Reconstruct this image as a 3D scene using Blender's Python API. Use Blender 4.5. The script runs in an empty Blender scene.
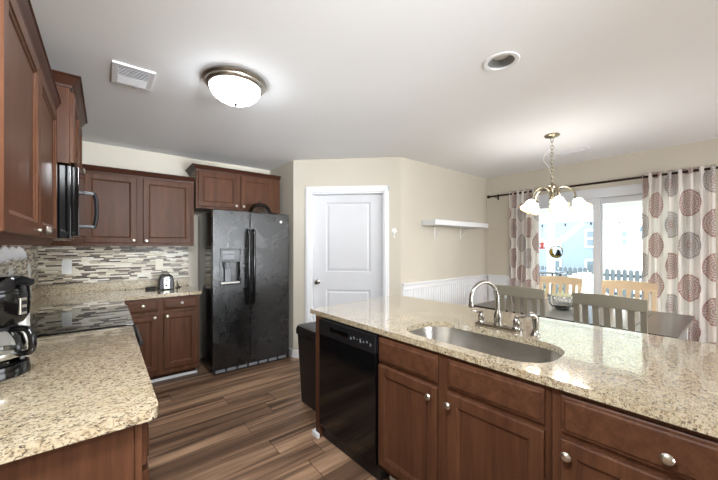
import bpy, bmesh, math, random
from mathutils import Matrix, Vector
random.seed(7)
PI = math.pi
R = math.radians
SC = bpy.context.scene
COL = SC.collection

# ------------------------------------------------------------------ camera, world, sun, lights, exposure
CAMZ = 1.378
cam_data = bpy.data.cameras.new('camera')
cam = bpy.data.objects.new('camera', cam_data)
COL.objects.link(cam)
cam.location = (0, 0, CAMZ)
cam.rotation_euler = (R(90), 0, -R(38.85))
cam_data.sensor_fit = 'HORIZONTAL'
cam_data.sensor_width = 36.0
cam_data.lens = 36.0 * 315.0 / 718.0
cam_data.shift_y = 6.0 / 718.0
cam_data.clip_start = 0.02
SC.camera = cam

world = bpy.data.worlds.new('overcast_sky')
SC.world = world
world.use_nodes = True
wn = world.node_tree
wn.nodes['Background'].inputs['Color'].default_value = (0.90, 0.95, 1.0, 1)
wn.nodes['Background'].inputs['Strength'].default_value = 5.5


def lamp(name, kind, loc, rot, energy, color=(1, 1, 1), **kw):
    d = bpy.data.lights.new(name, kind)
    d.energy = energy
    d.color = color
    for k, v in kw.items():
        setattr(d, k, v)
    o = bpy.data.objects.new(name, d)
    o.location = loc
    o.rotation_euler = rot
    COL.objects.link(o)
    return o


lamp('sun', 'SUN', (-8, -12, 12), tuple(Vector((.42, .72, -.62)).to_track_quat('-Z', 'Y').to_euler()), 7.0, (1.0, 0.97, 0.92), angle=R(2))
# added fill light standing just inside the unseen rear window
lamp('rear_fill', 'AREA', (2.9, -3.0, 1.5), (R(97), 0, R(10)), 45, (0.95, 0.98, 1.0), shape='RECTANGLE', size=2.7, size_y=1.3)
# added fill lamps out of view, behind and above the camera
lamp('ceiling_fill', 'AREA', (1.5, -2.9, .7), (R(102), 0, R(4)), 11, (0.88, 0.94, 1.0), shape='DISK', size=1.0, spread=R(36))  # added fill, low behind the camera, to brighten the ceiling
lamp('front_fill', 'AREA', (.35, -.5, 2.28), (R(88), 0, R(-9)), 32, (0.92, 0.96, 1.0), shape='DISK', size=.3, spread=R(110))  # added forward fill for the cabinets and back wall
lamp('overhead_fill', 'AREA', (-.02, .35, 2.40), (0, 0, 0), 50, (0.92, 0.96, 1.0), shape='DISK', size=.35)  # added overhead fill for counter and floor, no fixture here

SC.view_settings.view_transform = 'Standard'
SC.view_settings.look = 'None'
SC.view_settings.gamma = 1.0
SC.view_settings.use_curve_mapping = False
SC.view_settings.exposure = 0.12
SC.cycles.use_denoising = True
SC.cycles.max_bounces = 10
SC.cycles.diffuse_bounces = 5
SC.cycles.glossy_bounces = 5
SC.cycles.transmission_bounces = 8
SC.cycles.sample_clamp_indirect = 6.0
SC.cycles.caustics_reflective = False
SC.cycles.caustics_refractive = False


# ------------------------------------------------------------------ object helpers
def tag(o, label=None, cat=None, group=None, kind=None):
    if label: o['label'] = label
    if cat: o['category'] = cat
    if group: o['group'] = group
    if kind: o['kind'] = kind
    return o


def thing(name, label, cat, loc=(0, 0, 0), rotz=0.0, group=None):
    o = bpy.data.objects.new(name, None)
    o.empty_display_size = 0.05
    COL.objects.link(o)
    o.location = loc
    o.rotation_euler = (0, 0, rotz)
    return tag(o, label, cat, group)


def children(o):
    return [c for c in bpy.data.objects if c.parent == o]


def copy_tree(o, parent=None):
    kids = children(o)
    c = o.copy()
    COL.objects.link(c)
    if parent: c.parent = parent
    for k in kids: copy_tree(k, c)
    return c


class MB:
    """collects shapes and links them as one mesh object"""
    def __init__(self, M=None):
        self.bm = bmesh.new()
        self.M = M

    def _x(self, verts, M=None):
        if M is not None: bmesh.ops.transform(self.bm, matrix=M, verts=verts)
        if self.M is not None: bmesh.ops.transform(self.bm, matrix=self.M, verts=verts)

    def box(self, x0, y0, z0, x1, y1, z1, bev=0.0, seg=2, M=None):
        m = Matrix.Translation(((x0 + x1) / 2, (y0 + y1) / 2, (z0 + z1) / 2)) @ Matrix.Diagonal((abs(x1 - x0), abs(y1 - y0), abs(z1 - z0), 1))
        vs = bmesh.ops.create_cube(self.bm, size=1, matrix=m)['verts']
        if bev > 0:
            es = list({e for v in vs for e in v.link_edges})
            r = bmesh.ops.bevel(self.bm, geom=es, offset=bev, segments=seg, profile=0.5, affect='EDGES')
            vs = list({v for f in r['faces'] for v in f.verts} | {v for v in vs if v.is_valid})
        self._x(vs, M)
        return self

    def bridge(self, a, b, closed=True):
        n = len(a)
        for i in range(n if closed else n - 1):
            j = (i + 1) % n
            try: self.bm.faces.new((a[i], a[j], b[j], b[i]))
            except ValueError: pass

    def loops(self, loops, cap0=True, cap1=True, M=None, closed=True):
        """skin successive rings of points"""
        rows = [[self.bm.verts.new(p) for p in l] for l in loops]
        for a, b in zip(rows, rows[1:]): self.bridge(a, b, closed)
        if cap0: self.bm.faces.new(rows[0])
        if cap1: self.bm.faces.new(rows[-1])
        self._x([v for r in rows for v in r], M)
        return self

    def lathe(self, prof, n=24, M=None, cap0=True, cap1=True):
        ls = [[(r * math.cos(2 * PI * i / n), r * math.sin(2 * PI * i / n), z) for i in range(n)] for r, z in prof]
        return self.loops(ls, cap0, cap1, M)

    def tube(self, pts, r, n=8, caps=True, closed=False):
        pts = [Vector(p) for p in pts]
        rs = list(r) if isinstance(r, (list, tuple)) else [r] * len(pts)
        if not closed and 4 <= len(pts) <= 12:      # smooth the path
            q, qr = [], []
            for i in range(len(pts) - 1):
                p0, p1, p2, p3 = pts[max(i - 1, 0)], pts[i], pts[i + 1], pts[min(i + 2, len(pts) - 1)]
                for k in range(4):
                    u = k / 4
                    q.append(.5 * (2 * p1 + (p2 - p0) * u + (2 * p0 - 5 * p1 + 4 * p2 - p3) * u * u + (3 * p1 - p0 - 3 * p2 + p3) * u ** 3))
                    qr.append(rs[i] + (rs[i + 1] - rs[i]) * u)
            pts, rs = q + [pts[-1]], qr + [rs[-1]]
        N = len(pts)
        tans = []
        for i in range(N):
            if closed: t = pts[(i + 1) % N] - pts[i - 1]
            else: t = pts[min(i + 1, N - 1)] - pts[max(i - 1, 0)]
            tans.append(t.normalized())
        up = Vector((0, 0, 1)) if abs(tans[0].z) < 0.9 else Vector((1, 0, 0))
        nrm = (up - tans[0] * up.dot(tans[0])).normalized()
        ls = []
        for i in range(N):
            nrm = (nrm - tans[i] * nrm.dot(tans[i])).normalized()
            b = tans[i].cross(nrm)
            ls.append([tuple(pts[i] + rs[i] * (nrm * math.cos(2 * PI * k / n) + b * math.sin(2 * PI * k / n))) for k in range(n)])
        if closed:
            ls.append(ls[0])
        return self.loops(ls, caps and not closed, caps and not closed)

    def cyl(self, p0, p1, r0, r1=None, n=16):
        return self.tube([p0, p1], [r0, r0 if r1 is None else r1], n)

    def poly(self, outer, z0, z1, holes=(), M=None):
        """2D outline with holes, extruded from z0 to z1"""
        bm = bmesh.new()
        es = []
        for lp in [outer] + list(holes):
            vs = [bm.verts.new((p[0], p[1], z1)) for p in lp]
            es += [bm.edges.new((vs[i], vs[(i + 1) % len(vs)])) for i in range(len(vs))]
        bmesh.ops.triangle_fill(bm, use_beauty=True, use_dissolve=False, edges=es)
        r = bmesh.ops.extrude_face_region(bm, geom=bm.faces[:])
        bmesh.ops.translate(bm, vec=(0, 0, z0 - z1), verts=[g for g in r['geom'] if isinstance(g, bmesh.types.BMVert)])
        me = bpy.data.meshes.new('tmp')
        bm.to_mesh(me)
        bm.free()
        k = len(self.bm.verts)
        self.bm.from_mesh(me)
        bpy.data.meshes.remove(me)
        self.bm.verts.ensure_lookup_table()
        self._x(self.bm.verts[k:], M)
        return self

    def panel(self, x0, z0, x1, z1, y, rings, back, M=None):
        """a door or drawer front facing -y; rings = [(inset, depth behind the face)]"""
        ls = [[(x0, y + back, z0), (x1, y + back, z0), (x1, y + back, z1), (x0, y + back, z1)]]
        for i, d in rings:
            ls.append([(x0 + i, y + d, z0 + i), (x1 - i, y + d, z0 + i), (x1 - i, y + d, z1 - i), (x0 + i, y + d, z1 - i)])
        return self.loops(ls, True, True, M)

    def build(self, name, mat, parent=None, smooth=True, ang=40, recalc=True):
        if recalc: bmesh.ops.recalc_face_normals(self.bm, faces=self.bm.faces[:])
        me = bpy.data.meshes.new(name)
        self.bm.to_mesh(me)
        self.bm.free()
        if mat: me.materials.append(mat)
        wn = smooth and ang < 60 and recalc
        if smooth and len(me.polygons):
            me.polygons.foreach_set('use_smooth', [True] * len(me.polygons))
            me.set_sharp_from_angle(angle=R(ang))
        o = bpy.data.objects.new(name, me)
        COL.objects.link(o)
        if parent: o.parent = parent
        if wn:
            w = o.modifiers.new('weighted_normal', 'WEIGHTED_NORMAL')
            w.keep_sharp = True
        return o


def struct(o):
    o['kind'] = 'structure'
    return o


def rot_to(d):
    """matrix turning +z onto direction d"""
    return Vector(d).normalized().to_track_quat('Z', 'Y').to_matrix().to_4x4()


def T(x, y, z): return Matrix.Translation((x, y, z))
def RZ(a): return Matrix.Rotation(a, 4, 'Z')


def rrect(x0, y0, x1, y1, r, n=6):
    pts = []
    for cx, cy, a0 in ((x1 - r, y0 + r, -90), (x1 - r, y1 - r, 0), (x0 + r, y1 - r, 90), (x0 + r, y0 + r, 180)):
        for i in range(n + 1):
            a = R(a0 + 90 * i / n)
            pts.append((cx + r * math.cos(a), cy + r * math.sin(a)))
    return pts


def circle(cx, cy, r, n=32): return [(cx + r * math.cos(2 * PI * i / n), cy + r * math.sin(2 * PI * i / n)) for i in range(n)]


# ------------------------------------------------------------------ materials
def lin(c):
    return tuple(((v / 255) / 12.92 if v / 255 <= 0.04045 else ((v / 255 + 0.055) / 1.055) ** 2.4) for v in c) + (1,)


class NT:
    """small node-tree writer"""
    def __init__(self, name):
        self.m = bpy.data.materials.new(name)
        self.m.use_nodes = True
        self.t = self.m.node_tree
        self.b = self.t.nodes['Principled BSDF']

    def n(self, typ, **kw):
        nd = self.t.nodes.new(typ)
        for k, v in kw.items(): setattr(nd, k, v)
        return nd

    def put(self, sock, v):
        if hasattr(v, 'is_linked') or isinstance(v, bpy.types.NodeSocket): self.t.links.new(v, sock)
        else: sock.default_value = v

    def coord(self, which='Object'):
        return self.n('ShaderNodeTexCoord').outputs[which]

    def mapping(self, v, scale=(1, 1, 1), rot=(0, 0, 0), loc=(0, 0, 0)):
        nd = self.n('ShaderNodeMapping')
        self.put(nd.inputs['Vector'], v)
        nd.inputs['Scale'].default_value = scale
        nd.inputs['Rotation'].default_value = rot
        nd.inputs['Location'].default_value = loc
        return nd.outputs[0]

    def noise(self, v, scale, detail=4, rough=0.55, dist=0.0):
        nd = self.n('ShaderNodeTexNoise')
        self.put(nd.inputs['Vector'], v)
        nd.inputs['Scale'].default_value = scale
        nd.inputs['Detail'].default_value = detail
        nd.inputs['Roughness'].default_value = rough
        nd.inputs['Distortion'].default_value = dist
        return nd.outputs['Fac']

    def math(self, op, a, b=0.0, c=0.0):
        nd = self.n('ShaderNodeMath', operation=op)
        self.put(nd.inputs[0], a)
        self.put(nd.inputs[1], b)
        self.put(nd.inputs[2], c)
        return nd.outputs[0]

    def ramp(self, f, stops, interp='LINEAR'):
        nd = self.n('ShaderNodeValToRGB')
        cr = nd.color_ramp
        cr.interpolation = interp
        while len(cr.elements) < len(stops): cr.elements.new(0.5)
        for e, (p, c) in zip(cr.elements, stops):
            e.position = p
            e.color = c if len(c) == 4 else tuple(c) + (1,)
        self.put(nd.inputs[0], f)
        return nd.outputs[0]

    def mix(self, f, a, b, mode='MIX'):
        nd = self.n('ShaderNodeMix', data_type='RGBA', blend_type=mode)
        self.put(nd.inputs[0], f)
        self.put(nd.inputs[6], a)
        self.put(nd.inputs[7], b)
        return nd.outputs[2]

    def sep(self, v):
        nd = self.n('ShaderNodeSeparateXYZ')
        self.put(nd.inputs[0], v)
        return nd.outputs

    def comb(self, x=0.0, y=0.0, z=0.0):
        nd = self.n('ShaderNodeCombineXYZ')
        for s, v in zip(nd.inputs, (x, y, z)): self.put(s, v)
        return nd.outputs[0]

    def white(self, v):
        nd = self.n('ShaderNodeTexWhiteNoise', noise_dimensions='3D')
        self.put(nd.inputs['Vector'], v)
        return nd.outputs['Value']

    def bump(self, h, strength=0.2, dist=0.01):
        nd = self.n('ShaderNodeBump')
        nd.inputs['Strength'].default_value = strength
        nd.inputs['Distance'].default_value = dist
        self.put(nd.inputs['Height'], h)
        self.t.links.new(nd.outputs[0], self.b.inputs['Normal'])

    def set(self, **kw):
        names = dict(color='Base Color', rough='Roughness', metal='Metallic', ior='IOR', trans='Transmission Weight', coat='Coat Weight',
                     coat_rough='Coat Roughness', coat_ior='Coat IOR', emit='Emission Color', emit_s='Emission Strength', alpha='Alpha',
                     spec='Specular IOR Level', sss='Subsurface Weight', sheen='Sheen Weight')
        for k, v in kw.items(): self.put(self.b.inputs[names[k]], v)
        return self


def simple(name, rgb, rough=0.5, metal=0.0, vary=0.04, scale=6, bump=0.0, bscale=200, **kw):
    """plain surface with a slight procedural unevenness"""
    t = NT(name)
    c = lin(rgb)
    f = t.noise(t.coord(), scale, 3)
    t.set(color=t.ramp(f, [(0.3, tuple(v * (1 - vary) for v in c[:3])), (0.7, tuple(min(1, v * (1 + vary)) for v in c[:3]))]), rough=rough, metal=metal, **kw)
    if bump: t.bump(t.noise(t.coord(), bscale, 2), bump, 0.002)
    return t.m


def wood(name, dark, light, axis='Z', rough=0.40, coat=0.02, scale=1.0):
    t = NT(name)
    s = {'Z': (22, 22, 1.3), 'X': (1.3, 22, 22), 'Y': (22, 1.3, 22)}[axis]
    co = t.mapping(t.coord(), tuple(v * scale for v in s))
    g = t.noise(co, 1.0, 6, 0.6, 0.6)
    f2 = t.noise(co, 5.0, 3, 0.6)
    blotch = t.noise(t.coord(), 3.2, 3)
    col = t.ramp(g, [(0.28, lin(dark)), (0.72, lin(light))])
    col = t.mix(0.18, col, t.ramp(f2, [(0.35, (0.02, 0.01, 0.008)), (0.65, lin(light))]))
    col = t.mix(t.math('MULTIPLY', blotch, 0.30), col, lin(tuple(int(v * 0.72) for v in dark)))
    t.set(color=col, rough=rough, coat=coat, coat_rough=0.3, spec=0.13)
    t.bump(f2, 0.05, 0.001)
    return t.m


def granite(name, coat=1.0, rough=0.12):
    t = NT(name)
    co = t.mapping(t.coord(), (1.0, 1.5, 1.25), (0, 0, R(32)))
    big = t.noise(co, 6, 5, 0.6, 0.4)
    med = t.noise(co, 70, 4, 0.66, 1.1)
    fine = t.noise(co, 170, 3, 0.6, 0.3)
    dark = t.noise(t.mapping(co, (1, 1, 1), loc=(5, 3, 1)), 80, 4, 0.6, 1.2)
    col = t.ramp(big, [(0.3, lin((178, 162, 130))), (0.5, lin((201, 188, 161))), (0.72, lin((191, 173, 140)))])
    col = t.mix(t.ramp(med, [(0.47, (0, 0, 0)), (0.58, (1, 1, 1))]), col, lin((150, 130, 102)))
    col = t.mix(t.ramp(med, [(0.585, (0, 0, 0)), (0.65, (1, 1, 1))]), col, lin((104, 92, 78)))
    col = t.mix(t.ramp(fine, [(0.54, (0, 0, 0)), (0.70, (0.6, 0.6, 0.6))]), col, lin((216, 209, 192)))
    col = t.mix(t.ramp(dark, [(0.575, (0, 0, 0)), (0.635, (1, 1, 1))]), col, lin((60, 54, 50)))
    t.set(color=col, rough=rough, ior=1.5, coat=coat, coat_rough=0.0, coat_ior=2.25)
    return t.m


def mosaic(name):
    """thin horizontal glass and stone strips"""
    t = NT(name)
    s = t.sep(t.coord())
    u = t.math('ADD', s[0], s[1])
    hz = 0.0142
    zz = t.math('DIVIDE', s[2], hz)
    row = t.math('FLOOR', zz)
    fz = t.math('FRACT', zz)
    rnd = t.white(t.comb(row, 3.7, 0.0))
    ln = t.math('MULTIPLY_ADD', t.white(t.comb(row, 9.1, 2.0)), 0.075, 0.060)
    uu = t.math('DIVIDE', t.math('ADD', u, t.math('MULTIPLY', rnd, 0.7)), ln)
    colid = t.math('FLOOR', uu)
    fu = t.math('FRACT', uu)
    w = t.white(t.comb(row, colid, 1.0))
    col = t.ramp(w, [(0.0, lin((222, 214, 196))), (0.22, lin((200, 188, 164))), (0.38, lin((74, 58, 46))), (0.56, lin((176, 164, 144))),
                     (0.66, lin((128, 116, 102))), (0.78, lin((232, 227, 214))), (0.90, lin((62, 48, 40)))], 'CONSTANT')
    e1 = t.math('GREATER_THAN', t.math('ABSOLUTE', t.math('SUBTRACT', fz, 0.5)), 0.44)
    e2 = t.math('GREATER_THAN', t.math('ABSOLUTE', t.math('SUBTRACT', fu, 0.5)), 0.488)
    mort = t.math('MAXIMUM', e1, e2)
    t.set(color=t.mix(mort, col, lin((198, 190, 174))), rough=t.math('MULTIPLY_ADD', mort, 0.4, 0.32), spec=0.35)
    t.bump(t.math('SUBTRACT', 1.0, mort), 0.35, 0.002)
    return t.m


def planks(name):
    t = NT(name)
    s = t.sep(t.coord())
    W = 0.178
    yy = t.math('DIVIDE', s[1], W)
    row = t.math('FLOOR', yy)
    fy = t.math('FRACT', yy)
    rnd = t.white(t.comb(row, 4.2, 0.0))
    xx = t.math('DIVIDE', t.math('ADD', s[0], t.math('MULTIPLY', rnd, 2.3)), 2.1)
    cid = t.math('FLOOR', xx)
    fx = t.math('FRACT', xx)
    w = t.white(t.comb(row, cid, 2.0))
    off = t.math('MULTIPLY', w, 17.0)
    gco = t.comb(t.math('MULTIPLY', s[0], 0.62), t.math('MULTIPLY_ADD', s[1], 12.0, off), off)
    g = t.noise(gco, 1.0, 5, 0.58, 0.35)
    g2 = t.noise(t.comb(t.math('MULTIPLY', s[0], 5.0), t.math('MULTIPLY_ADD', s[1], 90.0, off), off), 1.0, 4, 0.6, 0.3)
    base = t.ramp(w, [(0.0, lin((186, 150, 120))), (0.5, lin((176, 140, 110))), (1.0, lin((104, 78, 61)))])
    col = t.mix(t.ramp(g, [(0.36, (0.95, 0.95, 0.95)), (0.60, (0, 0, 0))]), base, lin((68, 50, 40)))
    col = t.mix(t.ramp(g, [(0.58, (0, 0, 0)), (0.8, (0.75, 0.75, 0.75))]), col, lin((196, 168, 140)))
    col = t.mix(t.math('MULTIPLY', g2, 0.35), col, lin((92, 70, 56)))
    e = t.math('MAXIMUM', t.math('GREATER_THAN', t.math('ABSOLUTE', t.math('SUBTRACT', fy, 0.5)), 0.492),
               t.math('GREATER_THAN', t.math('ABSOLUTE', t.math('SUBTRACT', fx, 0.5)), 0.4992))
    t.set(color=t.mix(e, col, lin((44, 32, 26))), rough=t.math('MULTIPLY_ADD', g2, 0.15, 0.30), spec=0.4)
    t.bump(t.math('SUBTRACT', g2, t.math('MULTIPLY', e, 1.0)), 0.08, 0.002)
    return t.m


def curtain_cloth(name):
    """cream cloth printed with lacy round medallions, in a half-drop repeat (uv in metres)"""
    t = NT(name)
    uv = t.n('ShaderNodeUVMap').outputs[0]
    s = t.sep(uv)
    cu, rv, rad = 0.285, 0.43, 0.137
    a = t.math('DIVIDE', s[0], cu)
    ci = t.math('FLOOR', t.math('ADD', a, 0.5))
    du = t.math('MULTIPLY', t.math('SUBTRACT', a, ci), cu)
    b = t.math('MULTIPLY_ADD', t.math('ABSOLUTE', t.math('MODULO', ci, 2.0)), 0.5, t.math('DIVIDE', s[1], rv))
    ri = t.math('FLOOR', t.math('ADD', b, 0.5))
    dv = t.math('MULTIPLY', t.math('SUBTRACT', b, ri), rv)
    r = t.math('SQRT', t.math('ADD', t.math('MULTIPLY', du, du), t.math('MULTIPLY', dv, dv)))
    th = t.math('ARCTAN2', dv, du)
    rings = t.math('SINE', t.math('MULTIPLY', r, 2 * PI / 0.0235))
    pet = t.math('SINE', t.math('MULTIPLY', th, 26.0))
    pet2 = t.math('SINE', t.math('MULTIPLY', th, 8.0))
    lace = t.math('ADD', t.math('MULTIPLY', rings, 0.75), t.math('MULTIPLY', pet, t.math('MULTIPLY_ADD', pet2, 0.3, 0.65)))
    lace = t.math('ADD', lace, t.math('MULTIPLY_ADD', t.noise(uv, 90, 2), 1.0, -0.35))
    on = t.ramp(lace, [(0.02, (0, 0, 0)), (0.35, (1, 1, 1))])
    on2 = t.math('MULTIPLY', t.math('MULTIPLY_ADD', on, 0.50, 0.16), t.math('LESS_THAN', r, rad))
    edge = t.math('MULTIPLY', t.math('LESS_THAN', r, rad), t.math('GREATER_THAN', r, rad - 0.006))
    fac = t.math('MAXIMUM', on2, t.math('MULTIPLY', edge, 0.85))
    ink = t.mix(t.math('GREATER_THAN', t.white(t.comb(ci, ri, 5.0)), 0.78), lin((172, 116, 108)), lin((170, 160, 162)))
    ink = t.mix(t.math('LESS_THAN', r, 0.05), ink, lin((150, 100, 94)))
    col = t.mix(fac, lin((252, 249, 246)), ink)
    t.set(color=col, rough=0.85, sheen=0.1)
    # thin cloth: some daylight passes through
    tr = t.n('ShaderNodeBsdfTranslucent')
    t.put(tr.inputs['Color'], col)
    mx = t.n('ShaderNodeMixShader')
    mx.inputs[0].default_value = 0.6
    t.t.links.new(t.b.outputs[0], mx.inputs[1])
    t.t.links.new(tr.outputs[0], mx.inputs[2])
    t.t.links.new(mx.outputs[0], t.t.nodes['Material Output'].inputs['Surface'])
    t.bump(t.noise(uv, 700, 2), 0.15, 0.001)
    return t.m


def glass(name, rgb=(250, 252, 252), rough=0.0, ior=1.45):
    t = NT(name)
    t.set(color=lin(rgb), rough=rough, trans=1.0, ior=ior)
    return t.m


def pane_glass(name, tint=(0.97, 0.99, 0.99), ior=1.25):
    """flat window glass: clear with a faint reflection, lets daylight straight through"""
    t = NT(name)
    fr = t.n('ShaderNodeFresnel')
    fr.inputs[0].default_value = ior
    tr = t.n('ShaderNodeBsdfTransparent')
    tr.inputs[0].default_value = tint + (1,)
    gl = t.n('ShaderNodeBsdfGlossy')
    gl.inputs['Roughness'].default_value = 0.0
    mx = t.n('ShaderNodeMixShader')
    t.t.links.new(fr.outputs[0], mx.inputs[0])
    t.t.links.new(tr.outputs[0], mx.inputs[1])
    t.t.links.new(gl.outputs[0], mx.inputs[2])
    t.t.links.new(mx.outputs[0], t.t.nodes['Material Output'].inputs['Surface'])
    return t.m


def glow(name, rgb, strength, rough=0.4):
    t = NT(name)
    f = t.noise(t.coord(), 9, 2)
    c = lin(rgb)
    t.set(color=c, rough=rough, emit=t.ramp(f, [(0.3, tuple(v * 0.95 for v in c[:3])), (0.7, c)]), emit_s=strength)
    return t.m


def appliance(name):
    """black enamel with smudges"""
    t = NT(name)
    f = t.noise(t.coord(), 5, 5, 0.65, 0.5)
    t.set(color=lin((12, 12, 13)), rough=t.ramp(f, [(0.35, (0.07, 0.07, 0.07)), (0.7, (0.16, 0.16, 0.16))]))
    return t.m


def pebbled(name):
    """textured black fridge door"""
    t = NT(name)
    f = t.noise(t.coord(), 4, 5, 0.7, 0.6)
    t.set(color=lin((14, 14, 15)), rough=t.ramp(f, [(0.35, (0.20, 0.20, 0.20)), (0.7, (0.40, 0.40, 0.40))]), spec=0.7)
    t.bump(t.noise(t.coord(), 110, 2, 0.5), 0.30, 0.003)
    return t.m


M = {}
M['cab'] = wood('cherry_wood', (68, 41, 28), (102, 67, 47))
M['cab_h'] = wood('cherry_wood_level', (68, 41, 28), (102, 67, 47), 'X')
M['cab_hy'] = wood('cherry_wood_run', (68, 41, 28), (102, 67, 47), 'Y')
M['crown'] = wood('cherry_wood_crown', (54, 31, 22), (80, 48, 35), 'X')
M['cab_dark'] = simple('slot_dark_brown', (40, 26, 20), 0.6)  # dark brown of the toaster slot strips
M['granite'] = granite('granite')
M['granite_lip'] = granite('honed_granite', 0.0, 0.35)
M['mosaic'] = mosaic('mosaic_tile')
M['floor'] = planks('plank_floor')
M['wall'] = simple('beige_wall_paint', (203, 196, 182), 0.7, 0, 0.015, 2, 0.05, 350)
M['ceil'] = simple('white_ceiling_paint', (241, 242, 244), 0.9, 0, 0.012, 1.5, 0.12, 160)
M['white'] = simple('white_gloss_paint', (234, 235, 238), 0.35, 0, 0.01)
M['door'] = simple('white_door_paint', (214, 215, 218), 0.4, 0, 0.01)
M['vinyl'] = simple('white_vinyl', (214, 217, 222), 0.4, 0, 0.01)
M['plastic_w'] = simple('white_plastic', (236, 236, 234), 0.35, 0, 0.01)
M['ivory'] = simple('ivory_plastic', (222, 214, 194), 0.35, 0, 0.01)
M['ceramic'] = simple('white_ceramic', (240, 240, 240), 0.12, 0, 0.01, coat=0.6)
M['black'] = appliance('black_enamel')
M['fridge'] = pebbled('pebbled_black_enamel')
M['black_glass'] = simple('black_glass', (8, 8, 9), 0.03, 0, 0.02)
M['cooktop'] = simple('mirror_black_glass', (8, 8, 9), 0.02, 0, 0.02, spec=0.4)
M['black_flat'] = simple('black_satin', (14, 14, 15), 0.42, 0, 0.05, spec=0.3)
M['black_pl'] = simple('black_plastic', (22, 22, 24), 0.38, 0, 0.05)
M['grey_pl'] = simple('grey_plastic', (120, 122, 126), 0.4)
M['nickel'] = simple('brushed_nickel', (176, 172, 164), 0.3, 1.0, 0.05, 40)
M['knob'] = simple('satin_nickel', (206, 200, 190), 0.28, 1.0, 0.03, 40)
M['brass'] = simple('antique_nickel', (158, 148, 124), 0.24, 1.0, 0.06, 30)
M['chrome'] = simple('polished_nickel', (158, 154, 148), 0.16, 1.0, 0.03, 30)
M['steel'] = simple('stainless_steel', (186, 184, 180), 0.26, 1.0, 0.05, 8)
M['bronze'] = simple('dark_bronze', (48, 36, 30), 0.4, 0.7, 0.06)
M['cloth'] = curtain_cloth('medallion_curtain')
M['pane'] = pane_glass('window_glass')
M['thin_glass'] = pane_glass('thin_clear_glass', (0.93, 0.94, 0.94), 1.5)
M['glass'] = glass('clear_glass')
M['cut_glass'] = glass('cut_crystal', (250, 250, 250), 0.02, 1.5)
M['dome'] = glow('frosted_lit_glass', (244, 250, 255), 18)
M['shade'] = glow('frosted_lamp_glass', (252, 251, 250), 18)
M['amber'] = glow('amber_lamp_rim', (255, 200, 104), 1.1)
M['bulb'] = glow('lit_bulb', (255, 244, 226), 260)
M['table'] = wood('dark_grey_tabletop', (48, 45, 44), (68, 64, 62), 'Y', 0.2, 0.8)
M['chair_grey'] = simple('grey_olive_paint', (150, 145, 130), 0.45, 0, 0.05, 3)
M['chair_tan'] = simple('tan_paint', (216, 192, 158), 0.45, 0, 0.05, 3)

# ------------------------------------------------------------------ the setting
CH = 2.44                       # ceiling height
XL, XR = -0.5, 4.69             # left wall, window wall
YB, YS, YR = 4.235, 2.61, -3.2  # kitchen back wall, dining back wall, rear wall
XF = 1.81                       # wall beside the fridge
D0, D1 = Vector((1.81, 3.54, 0)), Vector((2.74, 2.61, 0))   # diagonal pantry wall
DL = (D1 - D0).length
MD = T(D0.x, D0.y, 0) @ RZ(R(-45))     # local x runs along the pantry wall, -y looks into the room

b = MB(); b.poly([(XL - .1, YR - .1), (XR + .1, YR - .1), (XR + .1, YB + .1), (XL - .1, YB + .1)], -0.06, 0.0)
struct(b.build('floor', M['floor'], smooth=False))
CAN = (1.779, 0.902)
b = MB(); b.poly([(XL - .1, YR - .1), (XR + .1, YR - .1), (XR + .1, YB + .1), (XL - .1, YB + .1)], CH, CH + 0.12, [circle(CAN[0], CAN[1], 0.074)])
struct(b.build('ceiling', M['ceil'], smooth=False))
b = MB(); b.box(XL - .1, YR - .1, 0, XL, YB + .1, CH); struct(b.build('wall_left', M['wall']))
b = MB(); b.box(XL, YB, 0, XF + .1, YB + .1, CH); struct(b.build('wall_back', M['wall']))
b = MB(); b.poly([(XF, 3.54), (XF + .1, 3.62), (XF + .1, YB), (XF, YB)], 0, CH); struct(b.build('wall_fridge', M['wall']))
# pantry wall with its door opening (local x .223 .. 1.116, 2.03 high)
DO0, DO1, DOH = 0.223, 1.116, 2.03
b = MB(MD); b.box(0, 0, 0, DO0, .12, CH); b.box(DO1, 0, 0, DL, .12, CH); b.box(DO0, 0, DOH, DO1, .12, CH)
struct(b.build('wall_pantry', M['wall']))
b = MB(); b.box(D1.x, YS, 0, XR + .1, YS + .1, CH); struct(b.build('wall_dining', M['wall']))
# window wall with the sliding-door opening
W0, W1, WH = 0.30, 2.04, 2.05
b = MB(); b.box(XR, W1, 0, XR + .12, YS, CH); b.box(XR, YR - .1, 0, XR + .12, W0, CH); b.box(XR, W0, WH, XR + .12, W1, CH)
struct(b.build('wall_right', M['wall']))
RX0, RX1 = 1.5, 4.3  # unseen rear opening, sized and placed for the sky light it admits
b = MB(); b.box(XL, YR - .1, 0, XR, YR, .8); b.box(XL, YR - .1, 2.2, XR, YR, CH); b.box(XL, YR - .1, .8, RX0, YR, 2.2); b.box(RX1, YR - .1, .8, XR, YR, 2.2)
struct(b.build('wall_rear', M['wall']))
f = struct(MB().box(RX0, YR - .08, .8, RX1, YR - .02, .85).box(RX0, YR - .08, 2.15, RX1, YR - .02, 2.2).build('window_2', M['vinyl']))
b = MB()
for i in range(4): b.box(RX0 + i * 0.9167, YR - .075, .85, RX0 + .05 + i * 0.9167, YR - .025, 2.15)
b.build('mullion', M['vinyl'], f)

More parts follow.
